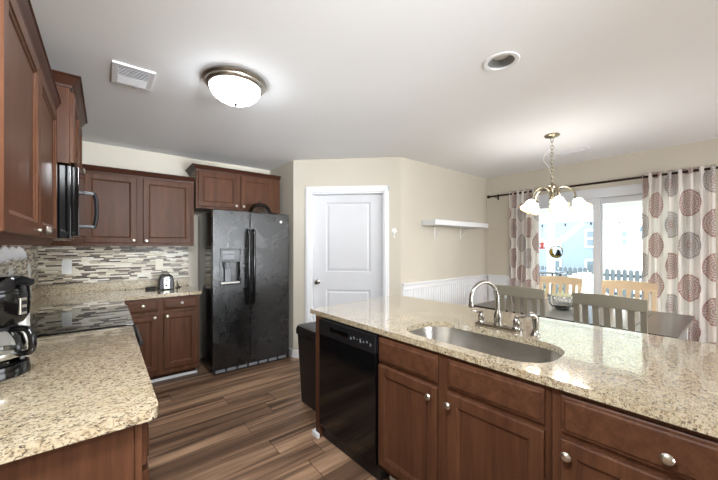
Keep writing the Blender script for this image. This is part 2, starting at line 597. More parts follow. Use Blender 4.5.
# pantry door
b = MB(MD)
for (x0, x1) in ((DO0 - .068, DO0), (DO1, DO1 + .06)):
    b.box(x0, -.018, 0, x1, 0, DOH + .07, .006)
    b.box(x0 + (.014 if x0 < .5 else .008), -.024, 0, x1 - (.02 if x0 < .5 else .026), -.012, DOH + .05, .004)
b.box(DO0 - .068, -.018, DOH, DO1 + .06, 0, DOH + .072, .006)
b.box(DO0 - .05, -.024, DOH + .022, DO1 + .042, -.012, DOH + .056, .004)
b.box(DO0 - .004, 0, 0, DO0 + .016, .12, DOH, .002); b.box(DO1 - .016, 0, 0, DO1 + .004, .12, DOH, .002); b.box(DO0, 0, DOH - .016, DO1, .12, DOH, .002)
struct(b.build('trim_1', M['white']))
dr = struct(MB(MD).box(DO0 + .018, .092, .012, DO1 - .018, .118, DOH - .018, .002).build('door_1', M['door']))
# stiles and rails standing proud of two recessed panels with a raised field
SX0, SX1 = DO0 + .018, DO1 - .018
PX0, PX1 = 0.392, 0.948
b = MB(MD)
for x0, z0, x1, z1 in ((SX0, .012, PX0, DOH - .018), (PX1, .012, SX1, DOH - .018), (PX0, .012, PX1, .24), (PX0, .835, PX1, 1.055), (PX0, 1.918, PX1, DOH - .018)):
    b.box(x0, .080, z0, x1, .094, z1)
b.build('frame', M['door'], dr)
for z0, z1 in ((.24, .835), (1.055, 1.918)):
    MB().panel(PX0, z0, PX1, z1, .080, [(0, .0), (.012, .012), (.022, .0125), (.040, .005)], .0135, MD).build('panel', M['door'], dr, ang=15)
k = MB(MD).lathe([(.032, 0), (.032, .004), (.014, .010), (.011, .030), (.024, .040), (.029, .052), (.024, .064), (.010, .069)], 20,
                 T(0.288, .080, .93) @ Matrix.Rotation(R(90), 4, 'X')).build('knob', M['chrome'], dr)

# baseboards
def baseboard(name, M4, L):
    prof = [(0, 0), (-.014, 0), (-.014, .075), (-.010, .09), (-.004, .10), (0, .10)]
    b = MB(M4)
    b.loops([[(x, y, z) for y, z in prof] for x in (0, L)])
    struct(b.build(name, M['white'], ang=30))
baseboard('baseboard_pantry', MD, DO0 - .068)
baseboard('baseboard_pantry_end', MD @ T(DO1 + .06, 0, 0), DL - DO1 - .06)
baseboard('baseboard_fridge', T(XF, YB, 0) @ RZ(R(-90)), YB - 3.54)
baseboard('baseboard_window', T(XR, W0 - .06, 0) @ RZ(R(-90)), 2.9)

# beadboard wainscot with its cap
def wainscot(name, M4, L, top=.905):
    b = MB(M4)
    pr = [(0, 0)]
    x = 0.0
    while x < L - .05:
        pr += [(x + .002, -.012), (x + .038, -.012), (x + .041, -.006), (x + .046, -.006)]
        x += .049
    pr += [(L, -.012), (L, 0)]
    b.poly(pr, 0.0, top)
    b.box(0, -.022, top - .055, L, 0, top, .003); b.box(0, -.036, top, L, 0, top + .024, .006); b.box(0, -.018, 0, L, 0, .12, .003)
    struct(b.build(name, M['white'], smooth=False))
wainscot('trim_2', T(D1.x + .02, YS, 0), XR - D1.x - .02)
wainscot('trim_3', T(XR, YS - .036, 0) @ RZ(R(-90)), YS - W1 - .12)

# sliding glass door: frame, two sashes, panes
b = MB()
fx0, fx1 = XR - .012, XR + .10
b.box(fx0 + .001, W0 - .055, 0, fx1 - .001, W0 + .045, WH - .085); b.box(fx0 + .001, W1 - .045, 0, fx1 - .001, W1 + .055, WH - .085)
b.box(fx0, W0 - .055, WH - .085, fx1, W1 + .055, WH + .02, .004); b.box(fx0 - .006, W0 - .065, WH + .0, fx1, W1 + .065, WH + .028, .004); b.box(fx0, W0 + .045, 0, fx1, W1 - .045, .03, .003)
win = struct(b.build('window_1', M['vinyl']))
def sash(y0, y1, x):
    b = MB()
    w = .072
    b.box(x - .018, y0, .03, x + .018, y0 + w, WH - .083, .004); b.box(x - .018, y1 - w, .03, x + .018, y1, WH - .083, .004)
    b.box(x - .0175, y0 + w, WH - .155, x + .0175, y1 - w, WH - .0835); b.box(x - .0175, y0 + w, .0305, x + .0175, y1 - w, .13)
    s = b.build('sash', M['vinyl'], win)
    MB().box(x - .003, y0 + w - .004, .128, x + .003, y1 - w + .004, WH - .153).build('pane', M['pane'], s)
sash(W0 + .045, 1.205, XR + .065)
sash(1.145, W1 - .045, XR + .022)

# granite lip and mosaic behind the worktop
CT = 0.905
b = MB(); b.box(XL + .006, YB - .012, CT + .097, .775, YB - .001, 1.374); struct(b.build('wall_tile_back', M['mosaic'], smooth=False))
b = MB(); b.box(XL + .001, 1.10, CT + .097, XL + .006, YB - .014, 1.374); struct(b.build('wall_tile_left', M['mosaic'], smooth=False))

# white shoe mouldings at the cabinet toes
PR = R(2.2)
PM = T(1.213, 1.0, 0) @ RZ(PR)        # the peninsula's own frame: x from its kitchen edge to the dining side
b = MB(); b.box(.19, 3.775, 0, .782, 3.795, .028, .006); struct(b.build('trim_4', M['white']))
b = MB(PM); b.box(.000, .932, 0, .021, 1.014, .034, .005); b.box(.000, .992, 0, .62, 1.014, .034, .005); struct(b.build('trim_5', M['white']))
b = MB(PM); b.box(.105, -1.1, 0, .122, .335, .028, .006); struct(b.build('trim_6', M['white']))


# ------------------------------------------------------------------ cabinet making
XC, YC = XL + .008, YB - .014     # backs of the fitted units, just clear of wall and tile

DOOR = [(0, .006), (.004, .001), (.009, 0), (.050, 0), (.0535, .004), (.060, .0065), (.064, .0105)]
DRAW = [(0, .009), (.004, .0065), (.012, .005), (.016, .001), (.020, 0)]
KNOB = [(.006, 0), (.006, .010), (.0095, .014), (.0155, .020), (.0165, .024), (.013, .029), (.006, .031)]
TH = .02


def front(kind, parent, F, x0, z0, x1, z1, knob=None, name=None):
    """door or drawer front; F maps local (x along the run, y into the cabinet, z) into the cabinet's frame"""
    mat = M['cab'] if kind == 'door' else M['cab_h']
    o = MB().panel(x0, z0, x1, z1, -TH, DOOR if kind == 'door' else DRAW, TH, F).build(name or kind, mat, parent, ang=18)
    if knob:
        MB().lathe(KNOB, 18, F @ T(knob[0], -TH + .001, knob[1]) @ Matrix.Rotation(R(90), 4, 'X')).build('knob', M['knob'], o)
    return o


def crown(parent, pts, z0, z1, out, name='crown_moulding'):
    """moulding swept along plan points; out = outward side offset sign handled by the polyline direction (outside on the right)"""
    h = z1 - z0
    prof = [(0, 0), (.10, .0), (.16, .22), (.34, .36), (.62, .62), (.80, .84), (.92, .88), (1, .90), (1, 1), (0, 1)]
    P = [Vector((p[0], p[1])) for p in pts]
    offs = []
    for i in range(len(P)):
        d0 = (P[i] - P[i - 1]).normalized() if i else None
        d1 = (P[i + 1] - P[i]).normalized() if i < len(P) - 1 else None
        n0 = Vector((d0.y, -d0.x)) if d0 else None
        n1 = Vector((d1.y, -d1.x)) if d1 else None
        if n0 and n1:
            m = (n0 + n1).normalized(); offs.append(m / m.dot(n0))
        else: offs.append(n0 or n1)
    b = MB()
    b.loops([[(P[i].x + offs[i].x * out * u, P[i].y + offs[i].y * out * u, z0 + h * v) for u, v in prof] for i in range(len(P))])
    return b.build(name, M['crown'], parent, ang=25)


FX = RZ(R(90))          # fronts looking +x : local x -> +y, local -y -> +x
def face_px(x): return T(x, 0, 0) @ RZ(R(90))
def face_my(y): return T(0, y, 0)
def face_mx(x): return T(x, 0, 0) @ RZ(R(-90))      # local x -> -y

# --- left wall units near the camera
t = thing('upper_cabinet', 'long brown wall cabinet above the coffee maker, nearest the camera on the left', 'cabinet', (0, 0, 1.395), group=None)
b = MB(); b.box(XC, 1.10, 0, -.213, 2.292, .70, .002); b.box(XC + .01, 1.105, -.014, -.22, 2.287, 0)
b.build('body', M['cab'], t)
F = face_px(-.213)
front('door', t, F, 1.145, .018, 1.690, .672, (1.662, .042))
front('door', t, F, 1.700, .018, 2.250, .672, (1.730, .042))
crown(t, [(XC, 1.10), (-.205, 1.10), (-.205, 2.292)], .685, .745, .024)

t = thing('upper_cabinet', 'raised brown wall cabinet with two doors above the black microwave', 'cabinet', (0, 0, 1.822))
b = MB(); b.box(XC, 2.296, 0, -.150, 3.062, .42, .002); b.build('body', M['cab'], t)
F = face_px(-.150)
front('door', t, F, 2.325, .012, 2.672, .395, (2.640, .035))
front('door', t, F, 2.684, .012, 3.035, .395, (2.716, .035))
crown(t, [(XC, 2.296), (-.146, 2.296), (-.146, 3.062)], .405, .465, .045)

# --- back wall units
t = thing('upper_cabinet', 'two-door brown wall cabinet above the toaster on the back wall', 'cabinet', (0, 0, 1.378))
b = MB(); b.box(XC, 3.91, 0, .770, YC, .72, .002); b.box(XC, 3.90, 0, .772, 3.915, .715, .001); b.build('body', M['cab'], t)
F = face_my(3.90)
front('door', t, F, -.155, .030, .250, .688, (.222, .055))
front('door', t, F, .300, .030, .742, .688, (.328, .055))
crown(t, [(-.46, 3.898), (.772, 3.898)], .70, .758, .042)

t = thing('upper_cabinet', 'short brown two-door cabinet hung over the black fridge', 'cabinet', (0, 0, 1.80))
b = MB(); b.box(.780, 3.85, 0, 1.765, YC, .43, .002); b.box(.779, 3.84, 0, 1.767, 3.855, .43, .001); b.build('body', M['cab'], t)
F = face_my(3.84)
front('door', t, F, .800, .025, 1.232, .412, (1.205, .050))
front('door', t, F, 1.265, .025, 1.640, .412, (1.293, .050))
crown(t, [(.779, YC - .002), (.779, 3.838), (1.767, 3.838)], .425, .478, .042)

# --- base units
t = thing('base_cabinet', 'brown base cabinet under the speckled counter on the left, plain side panel facing out', 'cabinet', (0, 0, 0))
b = MB(); b.box(XC, 1.135, .10, .082, 2.305, .872, .002); b.box(XC, 1.135, 0, .02, 2.305, .10)
b.build('body', M['cab'], t)
MB().box(XC, 1.118, 0, .066, 1.136, .872, .002).build('side_panel', M['cab'], t)
MB().box(.066, 1.113, .10, .084, 1.140, .872, .002).build('face_frame', M['cab'], t)
F = face_px(.084)
for x0, x1 in ((1.135, 1.51), (1.53, 1.905), (1.925, 2.295)):
    front('drawer', t, F, x0, .725, x1, .850, ((x0 + x1) / 2, .788))
    front('door', t, F, x0, .13, x1, .705, (x1 - .03, .675))

t = thing('base_cabinet', 'brown base cabinet with two drawers and two doors beside the black fridge', 'cabinet', (0, 0, 0))
b = MB(); b.box(.10, 3.66, .10, .775, YC,   .871, .002); b.box(.10, 3.80, 0, .765, YC, .10); b.build('body', M['cab'], t)
F = face_my(3.66)
front('drawer', t, F, .150, .738, .402, .852, (.281, .803))
front('drawer', t, F, .450, .742, .752, .856, (.610, .803))
front('door', t, F, .150, .150, .400, .700, (.375, .680))
front('door', t, F, .450, .155, .752, .710, (.480, .682))

# --- worktops on the left and along the back
CB = CT - .0315
def rounded_outline(pts, r):
    """pts = (x, y, radius flag)"""
    out = []
    n = len(pts)
    for i, (x, y, k) in enumerate(pts):
        if not k: out.append((x, y)); continue
        p = Vector((x, y)); a = (Vector(pts[i - 1][:2]) - p).normalized(); c = (Vector(pts[(i + 1) % n][:2]) - p).normalized()
        s, e = p + a * r, p + c * r
        for j in range(7):
            u = j / 6
            q = s * (1 - u) ** 2 + p * 2 * u * (1 - u) + e * u ** 2
            out.append((q.x, q.y))
    return out


def slab(name, outline, holes=(), parent=None, M4=None, z0=CB, z1=CT):
    b = MB(M4)
    b.poly(outline, z0, z1, holes)
    return b.build(name, M['granite'], parent, smooth=False)

t = slab('worktop', rounded_outline([(XC, 1.085, 0), (.124, 1.085, 1), (.124, 2.312, 0), (XC, 2.312, 0)], .035))
tag(t, 'speckled granite counter on the left carrying the coffee maker', 'countertop')
MB().box(XC, 1.085, CT, XC + .018, 2.312, CT + .095, .002).build('splash_lip', M['granite_lip'], t, smooth=False)
t = slab('worktop', rounded_outline([(XC, 3.092, 0), (.124, 3.092, 0), (.124, 3.622, 0), (.790, 3.622, 0), (.790, YC, 0), (XC, YC, 0)], .02))
tag(t, 'L-shaped granite counter in the back corner under the toaster', 'countertop')
b = MB(); b.box(XC + .018, YC - .018, CT, .785, YC, CT + .095, .002); b.box(XC, 3.092, CT, XC + .018, YC, CT + .095, .002)
b.build('splash_lip', M['granite_lip'], t, smooth=False)
# corner base below the L
t = thing('base_cabinet', 'blind corner base between the black stove and the drawers beside the fridge', 'cabinet', (0, 0, 0))
b = MB(); b.box(XC, 3.10, .10, .085, YC, .872, .002); b.box(XC, 3.10, 0, .02, YC, .10); b.build('body', M['cab'], t)

# --- peninsula: everything below is in its own rotated frame
def pen(name, label, cat, group=None):
    o = thing(name, label, cat, (1.213, 1.0, 0), PR, group)
    return o
FP = face_mx(.032)       # local x = -(ly)
t = pen('sink_cabinet', 'dark brown base cabinet below the steel sink with two doors and two false drawer fronts', 'cabinet')
b = MB()
b.box(.032, -.548, .10, .62, -.532, .872); b.box(.032, .326, .10, .62, .342, .872); b.box(.032, -.548, .10, .62, .342, .118); b.box(.604, -.548, .10, .62, .342, .872)
b.box(.032, -.548, .10, .050, .342, .872, .001); b.box(.12, -.548, 0, .14, .342, .10)
b.build('body', M['cab'], t)
front('false_front', t, FP, -.334, .722, .066, .852, None, 'drawer_front')
front('false_front', t, FP, .118, .722, .528, .852, None, 'drawer_front')
front('door', t, FP, -.334, .130, .062, .700, (.028, .652))
front('door', t, FP, .118, .130, .528, .700, (.136, .650))
t = pen('drawer_cabinet', 'dark brown base cabinet with one wide drawer at the right end of the island run', 'cabinet')
b = MB(); b.box(.032, -1.16, .10, .62, -.550, .872, .002); b.box(.12, -1.16, 0, .62, -.550, .10); b.build('body', M['cab'], t)
front('drawer', t, FP, .580, .722, 1.130, .852, (.853, .775))
front('door', t, FP, .580, .130, 1.130, .700, (.604, .655))
t = pen('end_panel', 'narrow brown end panel standing left of the black dishwasher', 'panel')
b = MB(); b.box(.022, .942, 0, .62, .990, .872, .002); b.build('board', M['cab'], t)
t = pen('back_panel', 'brown board closing the dining side of the sink cabinets', 'panel')
b = MB(); b.box(.622, -1.16, 0, .645, .990, .872, .002)
b.build('board', M['cab'], t)
# worktop with the sink cut-out
SK = rrect(.080, -.505, .462, .258, .15, 8)
t = slab('worktop', rounded_outline([(0, -1.20, 0), (1.035, -1.20, 0), (1.030, 1.110, 0), (.028, 1.075, 0)], .02), [SK], None, PM)
tag(t, 'large granite island counter around the steel sink', 'countertop')

# ------------------------------------------------------------------ sink and tap
def shrink(s, z, x0=.080, y0=-.505, x1=.462, y1=.258, r=.15):
    return [(p[0], p[1], z) for p in rrect(x0 + s, y0 + s, x1 - s, y1 - s, max(.02, r - s), 8)]
t = pen('kitchen_sink', 'stainless steel undermount sink set in the granite island', 'sink')
b = MB()
b.loops([shrink(-.02, CB - .001), shrink(-.006, CB - .001), shrink(-.004, CB - .006), shrink(.006, CB - .14), shrink(.022, CB - .165), shrink(.055, CB - .172), shrink(.15, CB - .176)], False, True)
b.build('bowl', M['steel'], t, ang=60, recalc=True)
MB().lathe([(.045, .004), (.042, .006), (.030, .001), (.012, .001), (.0, .004)], 24, T(.27, -.12, CB - .178), False, False).build('drain', M['chrome'], t)

t = pen('kitchen_tap', 'gooseneck nickel tap with two lever handles behind the sink', 'tap')
b = MB()
b.poly(rrect(.535, -.238, .588, .036, .024, 6), CT, CT + .012)
b.build('base_plate', M['chrome'], t)
fx, fy = .562, -.10
b = MB()
b.lathe([(.025, CT + .01), (.025, CT + .02), (.019, CT + .03), (.022, CT + .05), (.022, CT + .075), (.016, CT + .09), (.013, CT + .10), (.013, CT + .105)], 20, T(fx, fy, 0))
zc = 1.075
pts = [(fx, fy, CT + .10)] + [(fx, fy, CT + .13)]
d = Vector((-.94, .34)).normalized()
rad = .097
for i in range(15):
    a = PI * i / 14 * 1.06
    q = rad * (1 - math.cos(a))
    pts.append((fx + d.x * q, fy + d.y * q, zc + rad * math.sin(a)))
b.tube(pts, .0108, 14)
e = Vector(pts[-1]); e0 = Vector(pts[-2]); dd = (e - e0).normalized()
b.tube([e - dd * .004, e + dd * .010, e + dd * .022], [.0118, .0145, .013], 14)
b.build('spout', M['chrome'], t)
for hy, ang in ((0.0, 150), (-.205, -50)):
    b = MB()
    b.lathe([(.022, CT + .01), (.022, CT + .018), (.016, CT + .026), (.020, CT + .045), (.017, CT + .06), (.009, CT + .072), (.012, CT + .080), (.0, CT + .084)], 18, T(fx, hy, 0), True, False)
    c, s_ = math.cos(R(ang)), math.sin(R(ang))
    b.tube([(fx, hy, CT + .074), (fx + c * .03, hy + s_ * .03, CT + .078), (fx + c * .062, hy + s_ * .062, CT + .086)], [.006, .0075, .006], 10)
    b.build('lever_handle', M['chrome'], t)
t = pen('side_sprayer', 'nickel hand sprayer standing right of the gooseneck tap', 'sprayer')
b = MB(); b.lathe([(.024, CT), (.024, CT + .006), (.017, CT + .016), (.014, CT + .03), (.016, CT + .036)], 18, T(.542, -.310, 0)); b.build('collar', M['chrome'], t)
b = MB(); b.tube([(.542, -.310, CT + .034), (.542, -.310, CT + .075), (.538, -.308, CT + .100), (.518, -.300, CT + .112), (.500, -.293, CT + .112)], [.012, .016, .017, .014, .012], 14); b.build('spray_head', M['chrome'], t)

# ------------------------------------------------------------------ dishwasher
t = pen('dishwasher', 'glossy black dishwasher built in under the island counter', 'dishwasher')
MB().box(.05, .350, .0, .60, .934, .868, .003).build('body', M['black_pl'], t)
MB().box(.012, .352, .105, .050, .932, .748, .006).build('door', M['black'], t)
b = MB(); b.box(.008, .352, .752, .050, .932, .862, .006); pnl = b.build('control_panel', M['black_pl'], t)
b = MB(); b.loops([[(.0075, .60, .830), (.0075, .79, .830), (.0075, .79, .790), (.0075, .60, .790)], [(.004, .605, .826), (.004, .785, .826), (.004, .785, .800), (.004, .605, .800)]], True, True)
b.build('pull_handle', M['black_glass'], pnl)
for i in range(7):
    MB().box(.005, .565 - i * .030, .792 + (i % 3) * .006, .0085, .575 - i * .030, .808 + (i % 2) * .008, .001).build('button', M['grey_pl'], pnl)
MB().box(.075, .352, .0, .09, .932, .10).build('toe_plate', M['black_pl'], t)

# ------------------------------------------------------------------ range and microwave
t = thing('kitchen_range', 'black glass-top stove between the left counters', 'stove', (0, 0, 0))
b = MB(); b.box(XL + .02, 2.322, .02, .095, 3.084, .895, .003); b.build('body', M['black_pl'], t)
b = MB(); b.box(XL + .03, 2.318, .895, .135, 3.088, .914, .004); b.build('glass_cooktop', M['cooktop'], t)
b = MB(); b.box(.095, 2.33, .20, .122, 3.076, .775, .006); dd_ = b.build('oven_door', M['black'], t)
b = MB(); b.tube([(.118, 2.39, .75), (.150, 2.395, .755), (.172, 2.42, .757), (.178, 2.48, .757), (.178, 2.92, .757), (.172, 2.98, .757), (.150, 3.005, .755), (.118, 3.01, .75)], .013, 10); b.build('handle', M['black_pl'], dd_)
b = MB(); b.box(.095, 2.33, .785, .128, 3.076, .890, .005); cp = b.build('control_panel', M['black'], t)
for i in range(5):
    MB().lathe([(.024, 0), (.022, .018), (.010, .022)], 16, T(.126, 2.42 + .145 * i, .838) @ Matrix.Rotation(R(90), 4, 'Y')).build('knob', M['black_pl'], cp)
b = MB(); b.box(.095, 2.33, .04, .120, 3.076, .19, .005); b.build('drawer', M['black'], t)

t = thing('microwave_oven', 'black microwave mounted over the stove', 'microwave', (0, 0, 1.42))
MB().box(XL + .01, 2.305, 0, -.145, 3.058, .392, .003).build('body', M['black_glass'], t)
dd_ = MB().box(-.144, 2.307, .012, -.112, 2.850, .390, .003).build('door', M['black_glass'], t)
b = MB()
b.box(-.115, 2.785, .075, -.060, 2.812, .100, .005); b.box(-.115, 2.785, .300, -.060, 2.812, .325, .005)
b.tube([(-.062, 2.80, .075), (-.050, 2.80, .13), (-.046, 2.80, .20), (-.050, 2.80, .27), (-.062, 2.80, .325)], .012, 8)
b.build('handle', M['black_pl'], dd_)
MB().box(-.144, 2.853, .012, -.114, 3.057, .390, .004).build('control_panel', M['black_glass'], t)
b = MB()
for i in range(9): b.box(-.40 + i * .025, 2.36, -.006, -.39 + i * .025, 3.0, .002)
b.build('vent_grille', M['nickel'], t)

# ------------------------------------------------------------------ fridge
t = thing('refrigerator', 'black side-by-side fridge with ice dispenser between cabinets and pantry wall', 'fridge', (0, 0, 0))
b = MB(); b.box(.872, 3.59, .04, 1.735, 4.15, 1.742, .006); b.box(.90, 3.60, 0, .95, 3.65, .04); b.box(1.65, 3.60, 0, 1.70, 3.65, .04); b.box(.90, 4.05, 0, .95, 4.10, .04); b.box(1.65, 4.05, 0, 1.70, 4.10, .04)
b.box(.88, 3.55, 1.742, .95, 3.66, 1.758, .004); b.box(1.66, 3.55, 1.742, 1.73, 3.66, 1.758, .004)
b.build('body', M['black'], t)
def fridge_door(name, x0, x1, hole=None):
    b = MB()
    y0, y1, z0, z1 = 3.505, 3.583, .088, 1.757
    if hole:
        hx0, hx1, hz0, hz1 = hole
        for a in ((x0, z0, hx0, z1), (hx1, z0, x1, z1), (hx0, z0, hx1, hz0), (hx0, hz1, hx1, z1)):
            b.box(a[0], y0, a[1], a[2], y1, a[3])
        b.box(hx0, y0 + .06, hz0, hx1, y1, hz1)
    else:
        b.box(x0, y0, z0, x1, y1, z1, .010, 3)
    return b.build(name, M['fridge'], t, ang=30)
ld = fridge_door('door', .872, 1.254, (.948, 1.148, .975, 1.335))
rd = fridge_door('door', 1.262, 1.735)
for d_, x in ((ld, 1.228), (rd, 1.288)):
    b = MB()
    b.tube([(x, 3.503, .735), (x, 3.462, .75), (x, 3.452, .80), (x, 3.450, 1.15), (x, 3.452, 1.50), (x, 3.462, 1.545), (x, 3.503, 1.56)], [.012, .016, .0175, .0175, .0175, .016, .012], 10)
    b.build('handle', M['black'], d_)
b = MB()
b.box(.940, 3.494, 1.335, 1.156, 3.510, 1.350, .003); b.box(.940, 3.494, .960, 1.156, 3.510, .975, .003); b.box(.940, 3.494, .960, .950, 3.510, 1.35, .003); b.box(1.146, 3.494, .960, 1.156, 3.510, 1.35, .003)
b.box(.950, 3.498, 1.205, 1.146, 3.512, 1.337, .002)
disp = b.build('dispenser', M['black'], ld)
b = MB(); b.box(.965, 3.494, 1.235, 1.085, 3.500, 1.285, .001); b.box(.965, 3.494, 1.295, 1.085, 3.500, 1.325, .001); b.build('key_panel', M['grey_pl'], disp)
b = MB(); b.lathe([(.032, .055), (.030, .0), (.020, -.02)], 18, T(1.02, 3.53, 1.15)); b.box(1.00, 3.535, .99, 1.06, 3.55, 1.14, .006); b.build('ice_chute', M['grey_pl'], disp)
b = MB(); b.box(.952, 3.497, .976, 1.144, 3.56, .990, .002); b.build('drip_tray', M['nickel'], disp)
MB().lathe([(.016, 0), (.016, .003), (.010, .004)], 20, T(1.628, 3.505, 1.663) @ Matrix.Rotation(R(90), 4, 'X')).build('badge', M['plastic_w'], rd)
b = MB(); b.box(.885, 3.53, .02, 1.725, 3.59, .082, .004); g = b.build('base_grille', M['black_pl'], t)
for i in range(7):
    MB().box(.905 + i * .117, 3.524, .030, 1.000 + i * .117, 3.534, .062, .003).build('grille_louver', M['grey_pl'], g)

t = thing('cake_dome', 'clear glass dome cover sitting on top of the black fridge', 'cover', (1.437, 3.665, 1.758))
MB().lathe([(.135, .001), (.138, .010), (.134, .030), (.118, .075), (.085, .108), (.045, .124), (.012, .128)], 32).build('dome', M['thin_glass'], t)
MB().lathe([(.012, .127), (.008, .135), (.016, .146), (.010, .154)], 16).build('finial', M['thin_glass'], t)

# ------------------------------------------------------------------ counter items
t = thing('toaster', 'black two-slot toaster with a chrome end on the back counter', 'toaster', (.525, 4.075, CT + .001), R(-4))
b = MB()
sec = [(-.070, .010), (-.073, .04), (-.068, .112), (-.056, .145), (-.038, .157), (.038, .157), (.056, .145), (.068, .112), (.073, .04), (.070, .010)]
b.loops([[(x * s, y, .004 + (z - .004) * zs) for x, z in sec] for y, s, zs in ((-.120, .88, .93), (-.112, .96, .98), (-.10, 1, 1), (.095, 1, 1), (.105, .95, .97))])
for sx in (-1, 1):
    for sy in (-.09, .08): b.box(sx * .055 - .012, sy - .012, -.0, sx * .055 + .012, sy + .012, .016)
b.build('shell', M['black_pl'], t, ang=35)
b = MB(); sec2 = [(-.028, .010), (-.028, .11), (-.020, .138), (.020, .138), (.028, .11), (.028, .010)]
b.loops([[(x, y, z) for x, z in sec2] for y in (-.126, -.115)]); fp = b.build('end_plate', M['steel'], t)
MB().box(-.012, -.138, .092, .012, -.124, .104, .003).build('lever', M['black_pl'], fp)
MB().lathe([(.011, 0), (.010, .012)], 14, T(0, -.126, .045) @ Matrix.Rotation(R(90), 4, 'X')).build('dial', M['black_pl'], fp)
b = MB()
for sx in (-.025, .025): b.box(sx - .010, -.085, .153, sx + .010, .085, .1585)
b.build('slot', M['cab_dark'], t)
b = MB(); b.tube([(.612, 4.05, CT + .006), (.64, 4.055, CT + .006), (.665, 4.08, CT + .006), (.672, 4.115, CT + .006), (.662, 4.15, CT + .008), (.655, 4.175, CT + .03), (.652, 4.190, CT + .07)], .0045, 8)
tag(b.build('power_cord', M['black_pl']), 'black cord lying on the counter right of the toaster', 'cord')
t = thing('coiled_cord', 'small bundle of black cord on the counter left of the toaster', 'cord', (.385, 4.10, CT + .001))
b = MB()
for i in range(3): b.tube([(.045 * math.cos(a * PI / 9), .022 * math.sin(a * PI / 9), .006 + .007 * i) for a in range(18)], .0045, 6, closed=True)
b.tube([(.044, 0, .012), (.07, .01, .007), (.082, .02, .006)], .0045, 6)
b.build('coil', M['black_pl'], t)

def outlet(name, label, M4, w, h, mat, gang):
    t = thing(name, label, 'outlet', (0, 0, 0)); t.matrix_world = M4
    b = MB(); b.box(-w / 2, -.006, -h / 2, w / 2, 0, h / 2, .003); pl = b.build('cover_plate', mat, t)
    for gx in gang:
        b = MB(); b.box(gx - .017, -.009, -.034, gx + .017, -.005, .034, .003); b.build('socket', mat, pl)
outlet('wall_outlet', 'white double cover plate on the mosaic tile left of the toaster', T(-.294, YB - .012, 1.170), .074, .135, M['plastic_w'], (0,))
outlet('wall_outlet', 'ivory outlet on the mosaic tile right above the toaster', T(.478, YB - .012, 1.168), .074, .125, M['ivory'], (0,))
outlet('wall_outlet', 'narrow white outlet on the left tile wall nearest the back corner', T(XL + .006, 3.76, 1.165) @ RZ(R(90)), .10, .145, M['plastic_w'], (0,))
outlet('wall_outlet', 'white outlet on the left tile wall behind the hanging cups', T(XL + .006, 3.10, 1.165) @ RZ(R(90)), .09, .14, M['plastic_w'], (0,))
outlet('light_switch', 'pale switch plate on the wall right of the long curtain', T(XR, .165, 1.17) @ RZ(R(-90)), .074, .12, M['ivory'], (0,))

# coffee maker: front looks along +x of its frame
t = thing('coffee_maker', 'black drip coffee maker with glass carafe at the left edge of the counter', 'coffee maker', (-.318, 1.728, CT + .001), R(-32))
b = MB(); b.poly(rrect(-.115, -.085, .045, .085, .03, 6), 0, .045); b.lathe([(.096, 0), (.096, .012), (.092, .04), (.080, .048)], 32, T(0, 0, 0)); b.build('base', M['black'], t)
b = MB(); b.poly(rrect(-.118, -.085, -.070, .085, .02, 6), .0, .30); b.build('water_tank', M['black'], t)
b = MB(); b.lathe([(.060, .185), (.078, .190), (.092, .215), (.097, .255), (.098, .300), (.095, .306)], 36); b.poly(rrect(-.117, -.085, 0, .085, .02, 5), .20, .306); hs = b.build('filter_basket', M['black'], t)
b = MB(); b.poly(rrect(.090, -.014, .1005, .014, .004, 4), .222, .282); b.build('switch_plate', M['knob'], hs)
for z in (.238, .264): MB().box(.098, -.008, z - .007, .104, .008, z + .009, .002).build('button', M['black_pl'], hs)
b = MB(); b.lathe([(.095, .306), (.096, .314), (.088, .345), (.070, .362), (.0, .366)], 36, None, True, False); b.box(-.117, -.083, .306, -.05, .083, .350, .012); ld_ = b.build('lid', M['black_glass'], t)
b = MB(); b.tube([(.07, 0, .338), (.098, .0, .345), (.125, .0, .338)], [.016, .017, .013], 10); b.build('lid_tab', M['black_pl'], ld_)
b = MB(); b.lathe([(.050, .048), (.068, .052), (.082, .075), (.084, .105), (.076, .140), (.062, .160), (.058, .170)], 32, None, True, True); cf = b.build('carafe', M['thin_glass'], t)
b = MB(); b.lathe([(.0835, .066), (.086, .070), (.0865, .082), (.0855, .086)], 32, None, False, False); b.build('steel_band', M['steel'], cf)
b = MB(); b.lathe([(.062, .166), (.066, .170), (.062, .178), (.0, .180)], 28, None, True, False); b.build('carafe_lid', M['black_pl'], cf)
b = MB(); b.tube([(.060, -.004, .166), (.092, -.006, .172), (.120, -.008, .166), (.134, -.009, .140), (.136, -.009, .105), (.126, -.008, .085), (.084, -.005, .078)], [.010, .011, .0115, .0115, .0115, .011, .009], 10); b.build('carafe_handle', M['black'], cf)

t = thing('canister', 'white square canister on the counter behind the coffee maker', 'canister', (-.345, 2.215, CT + .001), R(0))
b = MB(); b.box(-.052, -.05, 0, .052, .05, .150, .008, 3); b.build('body', M['plastic_w'], t)
b = MB(); b.box(-.047, -.045, .150, .047, .045, .166, .006, 2); b.build('lid', M['plastic_w'], t)
MB().lathe([(.011, 0), (.011, .003), (.006, .004)], 16, T(.022, -.05, .118) @ Matrix.Rotation(R(90), 4, 'X')).build('emblem', M['grey_pl'], t)

